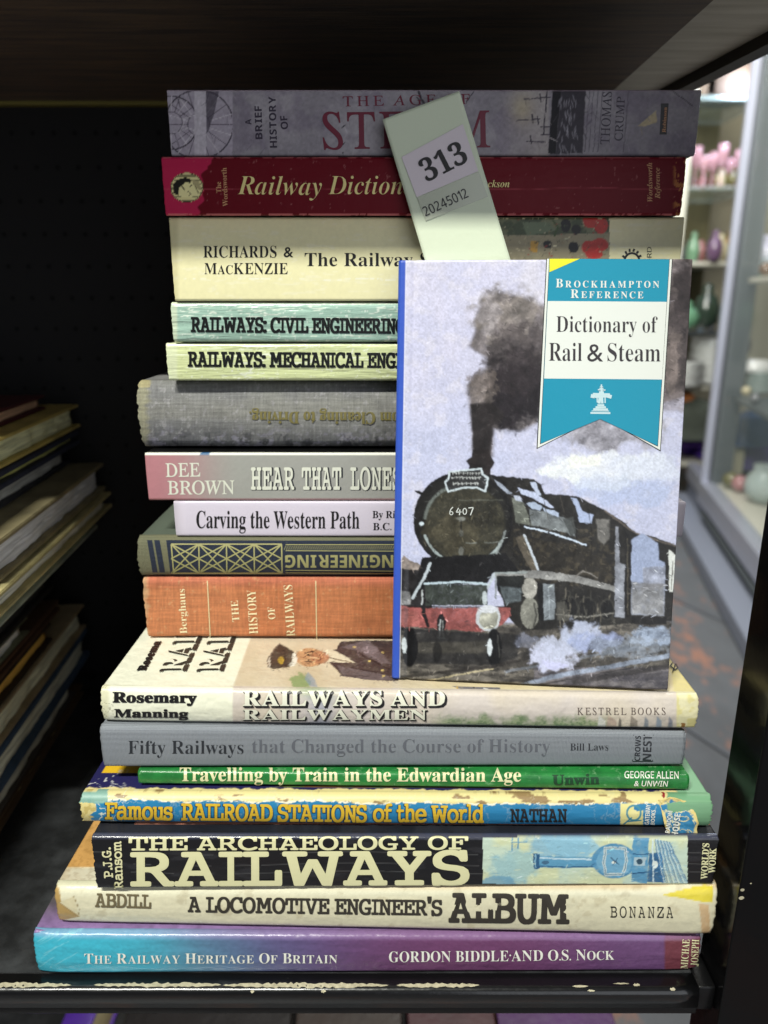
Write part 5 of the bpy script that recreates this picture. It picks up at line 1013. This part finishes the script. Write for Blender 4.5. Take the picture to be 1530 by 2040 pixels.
# ------------------------------------------------------------------ numbered tag tucked behind
TG = Plane((0, .0583, .29), (0, -math.cos(R(1.5)), -math.sin(R(-1.5))), None)
def tagsheet():
    n, m = 24, 60; G = np.zeros((m, n, 2)); TL, TR, BR_, BL_ = [np.array(q, float) for q in ((762, 238), (915, 181), (1030, 560), (862, 570))]
    for j in range(m):
        for i in range(n): s_, t = i / (n - 1), j / (m - 1); G[j, i] = (TL * (1 - s_) + TR * s_) * (1 - t) + (BL_ * (1 - s_) + BR_ * s_) * t
    W = TG(G[..., 0], G[..., 1]); bk = W.copy(); bk[..., 1] += .0003; return solid_grid('tag', W, bk, mat('pale_green_card', (220, 230, 204), .6, k=.9, bump=[(300, .0001)]), None)
tg = tagsheet(); tag(tg, 'pale green card tag numbered 313 stuck between the leaning dictionary and the stack', 'tag'); TG.owner = tg
patch(TG, [(800, 313), (922, 247), (953, 341), (830, 393)], mat('white_sticker', (226, 216, 222), .45, k=.92), .0003, 'sticker')
patch(TG, [(831, 393), (954, 342), (972, 392), (848, 440)], mat('clear_tape_film', (196, 202, 182), .2, k=.9, coat=.3), .0003, 'tape_strip')
text(TG, '313', 'B', (851, 363), (935, 320), 44, M_K, .006, lift=.0005, name='number_lettering')
x = (849, 431); text(TG, '20245012', 'N', (848, 431), (934, 392), 19, mat('stamp_ink', (42, 40, 46), .5, k=1, alpha=(1200, .25, .4)), .004, lift=.0005, track=.16, name='stamped_lettering')
# ------------------------------------------------------------------ second pile of books on the left, its cut edges to the right
LO = np.array([-.2096, .087, 0]); LV = np.array([-.0119, .145, 0]); LV /= np.linalg.norm(LV); LNm = np.array([LV[1], -LV[0], 0])   # LNm points right
def lp(px, py): return on_plane(np.array(px, float), np.array(py, float), LO, LNm)
def zat(x, y): return float(lp(x, y)[2])
def tend(x, z):   # distance along the pile's side at which photo column x is reached for height z
    best = min(np.arange(.0, .22, .001), key=lambda t: abs(proj(LO + LV * t + [0, 0, z])[0] - x)); return best
pile = [  # y at column x=100 of top and bottom, far end column, cover colour, page colour, board thickness, label
    (1466, 1497, 166, (70, 56, 40), (128, 110, 76), .0020, 'dark brown book at the bottom of the dim pile on the left'),
    (1420, 1466, 152, (60, 56, 52), (150, 138, 110), .0010, 'thin cream edged book second from the bottom of the left pile'),
    (1345, 1420, 176, (50, 66, 84), (168, 152, 108), .0040, 'cream book with a faded blue board low in the left pile'),
    (1283, 1345, 168, (120, 108, 84), (160, 142, 104), .0022, 'wide tan book with a curled corner in the lower left pile'),
    (1240, 1283, 104, (40, 32, 24), (136, 96, 44), .0020, 'ochre edged book with brown boards set back in the left pile'),
    (1213, 1240, 118, (58, 40, 26), (64, 46, 30), .0030, 'dark brown and black book under the light grey one in the left pile'),
    (1180, 1213, 58, (86, 88, 70), (140, 142, 116), .0010, 'small grey green book tucked deep in the left pile'),
    (1092, 1180, 102, (20, 19, 18), (24, 23, 22), .0030, 'thick near-black book filling the dark gap in the middle of the left pile'),  # near-black covers and pages stand in for the shade of a gap
    (1040, 1092, 192, (120, 128, 116), (150, 132, 104), .0022, 'grey green board book with brown stained edges in the left pile'),
    (1003, 1040, 222, (140, 132, 94), (158, 142, 112), .0024, 'book sticking out farthest from the left pile with a tan board'),
    (940, 1003, 207, (112, 104, 78), (172, 158, 130), .0026, 'thick book with pale brownish page edges in the upper left pile'),
    (893, 940, 140, (44, 44, 48), (160, 146, 116), .0020, 'grey edged book under a dark board in the upper left pile'),
    (862, 893, 156, (34, 36, 48), (150, 126, 70), .0030, 'navy covered book with yellowed pages near the top of the left pile'),
    (812, 862, 158, (150, 134, 76), (176, 152, 96), .0018, 'ochre book with a light board second from the top of the left pile'),
    (782, 812, 90, (60, 24, 26), (120, 96, 76), .0016, 'small dark red book on top of the left pile'),
]
random.seed(6); zprev = .0003
for k, (yt, yb, xe, cc, pc, bt, lab) in enumerate(pile):
    z0 = zprev; z1 = max(zat(100, yt), z0 + .004); zprev = z1 + .0004
    te = min(tend(xe, (z0 + z1) / 2), .158 + .012 * random.random()); dx = min(np.arange(-.02, .05, .0005), key=lambda q: abs(proj(LO + LV * te + LNm * q + [0, 0, (z0 + z1) / 2])[0] - xe)); random.random(); dpt_ = .155 + .04 * random.random(); t0 = te - (.19 + .03 * random.random())
    r = empty('book', lab, 'book', tuple(LO + LV * te + [0, 0, z0]), 'old books in the left pile')
    cc = tuple(min(255, int(q * 1.45)) for q in cc); pc = tuple(min(252, int(q * 2.1)) for q in pc); cm = mat('pile_cover_%d' % k, cc, .7, k=.9, var=(40, .6, tuple(int(q * .6) for q in cc)), bump=[(160, .0006)]); pm = mat('pile_pages_%d' % k, pc, .9, k=.9, var=(700, .7, tuple(int(q * .55) for q in pc)), stretch=(.03, .03, 1), bump=[(700, .0008)], wear=(60, .6, .8, tuple(int(q * .7) for q in pc)))
    def corner(t, s_): p = LO + LV * t + LNm * s_; return (p[0], p[1])
    wob = .0006 * random.random()
    for nm, a, b, in_ in (('lower_cover', z0, z0 + bt, 0), ('upper_cover', z1 - bt, z1, 0)):
        quadbox(nm, [corner(t0, dx), corner(te, dx + wob), corner(te, dx - dpt_), corner(t0, dx - dpt_)], a, b, cm, r, .0005)
    # page block with an uneven, wavy cut edge
    n, m = 60, max(5, int((z1 - z0) / .0014)); inn = .0035; ts = np.linspace(t0 + .004, te - .003 - .004 * random.random(), n); zs = np.linspace(z0 + bt + .0002, z1 - bt - .0002, m)
    T_, Z_ = np.meshgrid(ts, zs); off = dx - inn + (fbm(T_ * 1000, Z_ * 4000, 12, 3, k) - .5) * .003; P = LO + LV * T_[..., None] + LNm * off[..., None]; P = P.copy(); P[..., 2] = Z_
    bk = LO + LV * T_[..., None] + LNm * (dx - dpt_ + .003); bk = bk + np.zeros_like(P); bk[..., 2] = Z_
    solid_grid('page_block', P, bk, pm, r)

# ------------------------------------------------------------------ floor, wall and cabinets out of focus behind on the right
M_FLOOR = mat('worn_grey_floor', (104, 108, 114), .45, var=(5, .8, (84, 86, 90), .35, .7), wear=(8.5, .53, .62, (150, 112, 98)), stretch=(1.6, .8, 1), bump=[(12, .001)])
def floorpaint():
    m = M_FLOOR; nt = m.node_tree; mp = [q for q in nt.nodes if q.type == 'MAPPING'][0]; mp.inputs['Rotation'].default_value = (0, 0, R(-24)); return m
fo = box('floor', (-3, -2.5, -.60), (4, 4.2, -.52), floorpaint()); struct(fo)
M_SEAM = mat('floor_seam', (100, 104, 112), .6)
for k in range(2):
    a = on_z(np.array(1380. + 0 * k), np.array(1210. + 250 * k), -.52); d_ = np.array([.42, -.9, 0]); e0 = a + d_ * -1.5; e1 = a + d_ * 1.2; u_ = np.array([.9, .42, 0]) * .004
    o = pymesh('floor_seam', [e0 - u_ + [0, 0, .004], e1 - u_ + [0, 0, .004], e1 + u_ + [0, 0, .004], e0 + u_ + [0, 0, .004]], [(0, 1, 2, 3)], M_SEAM); o.parent = fo
wl = box('wall', (-3, 3.6, -.52), (4, 3.7, 2.6), mat('beige_wall', (176, 170, 146), .8, var=(1.6, .6, (150, 140, 112)))); struct(wl)
CZ = -.35
PA = on_z(np.array(1404.), np.array(958.), CZ); PB = on_z(np.array(1530.), np.array(1112.), CZ)
CD = (PA - PB); CL = np.linalg.norm(CD); CD /= CL; CR = np.array([CD[1], -CD[0], 0])      # CD away along the front, CR into the cabinet
def cp(t, s_, z): p = PB + CD * t + CR * s_; return (float(p[0]), float(p[1]), z)
def cbox(name, t0, t1, s0, s1, z0, z1, m, parent, bev=.002):
    return quadbox(name, [cp(t0, s0, 0)[:2], cp(t1, s0, 0)[:2], cp(t1, s1, 0)[:2], cp(t0, s1, 0)[:2]], z0, z1, m, parent, bev)
def hit(px, py, s_):
    """photo point on the vertical plane lying s_ metres inside the cabinet front"""
    return on_plane(np.array(float(px)), np.array(float(py)), PB + CR * s_, CR)
M_ALU = mat('anodised_aluminium', (186, 190, 206), .35, metal=.55, k=.95); M_ALD = mat('dark_grey_frame', (74, 80, 84), .5, k=1); M_BASE = mat('blue_grey_panel', (128, 134, 150), .5); M_SHG = mat('pale_shelf_board', (206, 204, 190), .4); M_CAB = mat('olive_beige_back', (128, 120, 84), .7, var=(6, .8, (84, 84, 60)))
def glassm(name, col, rough=.05, a=.3, k=.95):
    m = mat(name, col, rough, k=k, spec=.6); m.node_tree.nodes['Principled BSDF'].inputs['Alpha'].default_value = a; return m
M_GLASS = glassm('cabinet_glass', (210, 230, 228), .03, .07)
cab = empty('display_cabinet', 'blurred aluminium framed glass display cabinet of crockery behind the shelf on the right', 'cabinet', cp(CL / 2, 0, CZ))
tA = CL
cbox('post', tA - .001, tA + .030, -.012, .012, CZ, 1.25, M_ALU, cab); cbox('inner_post', tA - .05, tA + .028, .0125, .075, CZ, 1.25, M_ALD, cab)
tB = CL + .30
cbox('bottom_rail', -.8, tA - .002, -.02, .03, CZ - .07, CZ + .004, M_ALU, cab); cbox('bottom_rail', tA + .035, tB, -.01, .03, CZ - .06, CZ + .004, M_ALU, cab)
cbox('base_panel', -.8, tB, .0, .05, -.515, CZ - .072, M_BASE, cab); cbox('plinth', -.8, tB, -.09, -.002, -.515, -.47, M_BASE, cab); cbox('shadow_gap_strip', -.8, tA - .1, -.024, -.0005, CZ - .10, CZ - .085, M_ALD, cab)
cbox('cabinet_floor', -.8, tA, .032, .6, CZ - .02, CZ + .002, M_SHG, cab); cbox('back_wall', -.8, tA + .03, .62, .64, -.5, 1.3, M_CAB, cab)
pane = cbox('glass_pane', -.8, tA - .08, .008, .012, CZ + .006, 1.25, M_GLASS, cab, 0)
RY = 2.62
def hitb(px, py, s_): return on_y(np.array(float(px)), np.array(float(py)), RY + .25 - s_)
def shelf_z(px, py, s_): return float((hitb if px < 1480 else hit)(px, py, s_)[2])
rack = empty('display_rack', 'blurred pale shelf rack of glassware and plates left of the aluminium post', 'rack', (1.0, RY + .2, CZ))
def rbox(name, z0, z1, m, y0=None, y1=None, x0=.86, x1=1.36): return box(name, (x0, (RY + .03) if y0 is None else y0, z0), (x1, (RY + .42) if y1 is None else y1, z1), m, rack, .002)
rbox('back_panel', CZ, 1.3, M_CAB, RY + .43, RY + .45); a_ = on_y(np.array(1352.), np.array(400.), RY); rbox('post', CZ - .1, 1.3, mat('white_enamel_post', (226, 226, 210), .4), RY, RY + .03, float(a_[0]) - .012, float(a_[0]) + .03); rbox('rack_floor', CZ - .02, CZ + .001, M_SHG)
zs1 = shelf_z(1420, 522, .2); zs2 = shelf_z(1420, 372, .2); zs3 = shelf_z(1420, 768, .2); zs4 = shelf_z(1515, 770, .2); zs5 = shelf_z(1515, 560, .2)
for zz, mm in ((zs1, M_SHG), (zs2, glassm('glass_shelf', (200, 220, 215), .05, .35)), (zs3, M_SHG)): rbox('shelf_board', zz - .014, zz, mm)
for zz, a, b, mm in ((zs4, -.6, tA - .08, M_ALD), (zs5, -.6, tA - .08, M_SHG)):
    cbox('shelf_board', a, b, .04, .55, zz - .016, zz, mm, cab)
def gob(px, py, s_, zb, h, rr, m, lab, kind='goblet', grp=None):
    p = (hitb if px < 1480 else hit)(px, py, s_); pr = [(.0, 0), (rr * .8, 0), (rr * .75, .004), (.004, .008), (.004, h * .42), (rr * .6, h * .5), (rr, h * .72), (rr * .9, h), (rr * .86, h), (rr * .95, h * .72), (rr * .5, h * .54), (0, h * .5)]
    o = lathe(kind, pr, m, None, 24, (p[0], p[1], zb)); tag(o, lab, kind, grp); return o
M_PINK = glassm('pink_glass', (214, 168, 178), .04, .38)
gl = ['leftmost', 'second', 'third', 'fourth', 'fifth', 'sixth', 'seventh', 'rightmost']
for k, px in enumerate((1350, 1367, 1384, 1402, 1419, 1436, 1453, 1470)): gob(px, 350, .16 + .05 * (k % 2), zs2 + .001, .10 + .02 * (k % 3), .019, M_PINK, '%s blurred pink glass goblet in the row on the cabinet shelf' % (gl[k] if k in (0, 7) else gl[k] + ' from the left'), 'goblet', 'pink glass goblets on the cabinet shelf')
def blob(name, px, py, s_, rx, rz, m, lab, cat, zb=None, prof=None):
    p = (hitb if px < 1480 else hit)(px, py, s_); z = zb if zb is not None else p[2] - rz
    pr = prof or [(rx * .55, 0), (rx * .9, rz * .3), (rx, rz * .9), (rx * .7, rz * 1.4), (rx * .35, rz * 1.6), (rx * .45, rz * 1.85), (rx * .2, rz * 2), (0, rz * 2)]
    pr = [(0, 0)] + pr; o = lathe(name, pr, m, None, 24, (p[0], p[1], z)); tag(o, lab, cat); return o
blob('figurine', 1385, 455, .15, .026, .055, mat('mint_glaze', (120, 160, 128), .2, coat=.6), 'mint green china figurine, leftmost on the cabinet shelf under the pink goblets', 'figurine', zs1)
blob('figurine', 1428, 455, .22, .030, .055, mat('violet_glaze', (110, 84, 112), .2, coat=.6), 'violet glazed figurine between the green and the tan ones', 'figurine', zs1)
blob('figurine', 1458, 455, .12, .024, .06, mat('tan_glaze', (176, 142, 104), .25, coat=.6), 'tan figurine next to the aluminium cabinet post', 'figurine', zs1)
for k, (px, sx, hh, cc) in enumerate(((1375, .12, .08, (100, 82, 60)), (1436, .17, .14, (72, 56, 40)))):
    p = hitb(px, 150, .12); z0 = float(hitb(1420, 185, .25)[2]); o = box('storage_box', (p[0] - sx / 2, p[1] - .1, z0), (p[0] + sx / 2, p[1] + .1, z0 + hh), mat('carton_%d' % k, cc, .7), None, .004); tag(o, ['small tan carton high in the blurred cabinet', 'larger brown carton high in the blurred cabinet'][k], 'box')
rbox('shelf_board', z0 - .016, z0 - .001, glassm('glass_shelf', (1, 1, 1)))
M_CHINA = mat('white_china', (236, 238, 236), .15, coat=.6); M_CHG = mat('grey_green_china', (168, 182, 178), .2, coat=.4)
def plates(px, py, s_, zb, n, rr, lab, m=M_CHINA, th=.0085):
    p = (hitb if px < 1480 else hit)(px, py, s_); r = empty('plate_stack', lab, 'plates', (float(p[0]), float(p[1]), zb))
    for k in range(n):
        q = rr * (1 - .01 * (k % 3)); lathe('plate', [(0, .0), (q * .55, 0), (q, th * 1.5), (q, th * 1.9), (q * .6, th * .8), (0, th * .8)], m, r, 32, (float(p[0]) + .003 * math.sin(k * 2), float(p[1]), zb + .001 + k * (th * 1.35)))
plates(1418, 700, .16, zs3 + .001, 15, .085, 'tall stack of white plates left of the aluminium post'); plates(1352, 720, .24, zs3 + .001, 8, .09, 'short stack of white plates behind the dictionary corner', M_CHINA)
o = blob('bowl', 1380, 748, .06, .05, .022, mat('coral_glaze', (216, 96, 80), .3, coat=.5), 'coral red bowl in front of the white plates', 'bowl', zs3 + .001, [(.02, 0), (.045, .02), (.05, .04), (.047, .04), (.0, .01)])
blob('bottle', 1410, 590, .3, .05, .08, mat('dark_green_bottle', (44, 58, 48), .2, coat=.5), 'dark green pot in the cabinet above the plates', 'pot', zs3 + .22); blob('bottle', 1370, 585, .3, .05, .05, mat('sage_pot', (96, 140, 110), .3), 'sage green pot in the cabinet above the plates', 'pot', zs3 + .22)
rbox('shelf_board', zs3 + .185, zs3 + .199, M_ALD, RY + .15)
# smaller stock crowding the shelves
rs = np.random.RandomState(12)
tones = [('amber', (170, 120, 50)), ('smoky grey', (110, 112, 116)), ('cream', (206, 196, 160)), ('silver', (200, 200, 204)), ('dusty rose', (176, 120, 124)), ('olive', (104, 100, 54)), ('pale blue', (150, 172, 190)), ('brown', (96, 66, 44))]
rows = [(zs2 + .001, 'shelf of the pink goblets', 6, .34, .06), (zs1 + .001, 'shelf of the figurines', 7, .33, .07), (zs3 + .001, 'shelf of the white plates', 5, .36, .08), (zs3 + .2, 'small dark shelf', 5, .30, .05), (z0, 'top shelf with the cartons', 5, .3, .08)]
for zz, where, n_, sb, hh in rows:
    for k in range(n_):
        px = 1345 + (1478 - 1345) * (k + .5) / n_ + rs.uniform(-6, 6); tn, tc_ = tones[(k * 3 + len(where)) % 8]; p_ = hitb(px, 500, sb - .25 + rs.uniform(.0, .06)); h_ = hh * rs.uniform(.8, 1.5); r_ = h_ * rs.uniform(.25, .45)
        prf = [(0, 0), (r_ * .7, 0), (r_ * rs.uniform(.7, 1.1), h_ * .3), (r_ * rs.uniform(.5, 1), h_ * .6), (r_ * rs.uniform(.25, .6), h_ * .8), (r_ * rs.uniform(.3, .5), h_), (0, h_)]
        m_ = mat('stock_' + tn.replace(' ', '_'), tc_, .12, metal=.9 if tn in ('silver', 'amber') else 0, coat=.6)
        o = lathe('ornament', prf, m_, None, 18, (float(p_[0]), float(p_[1]), zz)); tag(o, '%s blurred ornament, number %d from the left on the %s' % (tn, k + 1, where), 'ornament', 'small blurred ornaments in the rack')
for k in range(7):  # baubles added so their polish gives lamp glints
    px = 1490 + 7 * k; zz = (zs4, zs5, CZ + .004)[k % 3] + .001; p_ = hit(px, 600, .06 + .02 * (k % 2)); tn, tc_ = tones[(k * 5 + 3) % 8]; r_ = .016 + .006 * (k % 3)
    o = lathe('bauble', [(r_ * math.sin(a), r_ - r_ * math.cos(a)) for a in [q * math.pi / 10 for q in range(11)]], mat('stock_' + tn.replace(' ', '_'), tc_, .12), None, 16, (float(p_[0]), float(p_[1]), zz)); tag(o, '%s shiny bauble added for glints on the %s of the cabinet right of the post' % (tn, ('middle shelf', 'high shelf', 'floor')[k % 3]), 'bauble', 'shiny baubles added for glints in the cabinet')
# folded cloths under the plates
def cloth(px, py, s_, w_, d_, h_, z, cc, lab, nm='folded_cloth', mt=None):
    p = (hitb if px < 1480 else hit)(px, py, s_); n = 24; G = np.zeros((n, n, 3)); a = np.linspace(-1, 1, n); A, B = np.meshgrid(a, a); edge = np.clip(1 - np.maximum(np.abs(A), np.abs(B)) ** 6, 0, 1)
    G[..., 0] = p[0] + A * w_ / 2; G[..., 1] = p[1] + B * d_ / 2; G[..., 2] = z + h_ * edge * (.7 + .5 * fbm(A * 10 + px, B * 10, 5, 3, 4)); bk = G.copy(); bk[..., 2] = z
    o = solid_grid(nm, G, bk, mt or mat('cloth_%d_%d' % (px, py), cc, .9, var=(30, .4, tuple(int(q * .7) for q in cc))), None); tag(o, lab, 'cloth' if 'cloth' in nm else nm); return o
cloth(1375, 905, .16, .24, .2, .03, zs3 - .23, (96, 60, 150), 'purple folded cloth low behind the left side of the cabinet post'); cloth(1375, 925, .1, .16, .16, .05, zs3 - .195, (120, 160, 206), 'light blue folded cloth on the purple one'); cloth(1385, 860, .25, .3, .1, .14, zs3 - .2, (60, 66, 58), 'dark green cloth bundle under the plate shelf')
cloth(1385, 955, .06, .14, .1, .04, CZ + .004, (110, 80, 190), 'bright violet cloth on the cabinet floor left of the post'); cloth(1350, 830, .2, .1, .1, .06, zs3 - .08, (180, 110, 60), 'small orange cloth at the left under the plates'); 
cloth(1500, 880, .22, .34, .3, .10, zs4 - .30, (84, 50, 160), 'purple cloth heaped right of the post'); cloth(1510, 930, .2, .34, .34, .10, zs4 - .42, (62, 50, 52), 'dark brown cloth heap above the glass jar'); cloth(1495, 840, .16, .14, .14, .12, zs4 - .20, (70, 96, 140), 'denim blue cloth hanging below the bowls', 'folded_cloth')
# crockery right of the post
pj = hit(1518, 1010, .12); rj = .062; pr = [(0, 0)] + [(rj * math.sin(a), rj * .92 * (1 - math.cos(a))) for a in [k * .27 for k in range(1, 10)]] + [(rj * .62, rj * 1.86), (rj * .68, rj * 1.95), (rj * .64, rj * 1.96), (rj * .56, rj * 1.8)]
o = lathe('glass_jar', pr, glassm('clear_jar_glass', (196, 212, 208), .04, .6), None, 32, (float(pj[0]), float(pj[1]), CZ + .004)); tag(o, 'round clear glass jar on the cabinet floor beside the black post', 'jar')
pc = hit(1452, 1000, .12); o = box('candle_block', (pc[0] - .024, pc[1] - .024, CZ + .004), (pc[0] + .024, pc[1] + .024, CZ + .10), mat('ivory_wax', (228, 222, 190), .5), None, .004); tag(o, 'ivory block beside the round glass jar', 'candle')
plates(1520, 735, .14, zs4 + .001, 6, .06, 'short stack of grey rimmed plates on the shelf above the cloths', M_CHG); blob('bowl', 1512, 690, .12, .06, .03, M_CHINA, 'white china bowl upside down right of the cabinet post', 'bowl', zs4 + .075, [(.06, 0), (.058, .02), (.045, .038), (.02, .042), (0, .042)])
plates(1528, 545, .12, zs5 + .001, 3, .05, 'mint banded dishes on the highest right shelf', mat('mint_dish', (130, 200, 170), .3)); blob('bowl', 1530, 480, .12, .05, .05, mat('lilac_white_glaze', (220, 220, 240), .2, coat=.5), 'white rounded pot on the mint dishes', 'pot', zs5 + .04)
blob('bottle', 1490, 620, .2, .03, .05, mat('dark_slate_bottle', (70, 60, 70), .3), 'dark bottle against the post right of the frame', 'bottle', zs4 + .09)
pl = hit(1524, 165, .10); lm = lathe('cabinet_lamp', [(0, -.03), (.02, -.026), (.028, -.01), (.03, .01), (.022, .03), (0, .034)], mat('lamp_glow', (200, 215, 255), .4, emit=((.62, .72, 1.0), 9)), None, 20, tuple(float(q) for q in pl)); tag(lm, 'bright bluish white lamp glowing at the top of the cabinet on the right', 'lamp')
lp_ = bpy.data.lights.new('cabinet_lamp_light', 'POINT'); lp_.energy = 9; lp_.shadow_soft_size = .05; lp_.color = (.7, .8, 1); lo = bpy.data.objects.new('cabinet_lamp_light', lp_); COL.objects.link(lo); lo.location = tuple(float(q) for q in pl + np.array([-.06, -.02, .0]))
# ------------------------------------------------------------------ lower shelf with dim things on it, seen under the front rail
lw = empty('lower_shelf', 'black lower shelf board just visible beneath the front rail', 'shelf', (-.1, .2, -.35)); box('shelf_board', (-.62, .02, -.362), (.142, .42, -.35), M_SHELF, lw, .001)
def low(px0, px1, z, cc, lab, rot=0, y1=.42):
    a = on_z(np.array(float(px0)), np.array(2025.), z); b = on_z(np.array(float(px1)), np.array(2025.), z); r = empty('book', lab, 'book', (float(a[0]), float(a[1]), -.349))
    m = mat('low_cover_%d' % px0, cc, .4, k=.9, var=(22, .5, tuple(int(q * .55) for q in cc)), bump=[(60, .0006)]); 
    box('upper_cover', (a[0], .08, z - .003), (b[0], y1, z), m, r, .001); box('page_block', (a[0] + .003, .084, -.3455), (b[0] - .003, y1 - .004, z - .0033), M_PAGE, r); box('lower_cover', (a[0], .08, -.3488), (b[0], y1, -.346), m, r, .001)
low(128, 188, -.30, (110, 60, 200), 'violet covered book on the lower shelf at the left'); low(250, 580, -.32, (40, 34, 34), 'black book on the lower shelf left of the brown one'); low(590, 800, -.31, (70, 54, 44), 'dull brown book on the lower shelf below the stack'); low(812, 985, -.30, (92, 30, 42), 'maroon book on the lower shelf between brown and purple'); low(990, 1222, -.305, (100, 26, 122), 'purple book on the lower shelf near the right end')
print('tris', sum(len(o.data.loops) - 2 * len(o.data.polygons) for o in bpy.data.objects if o.type == 'MESH'))
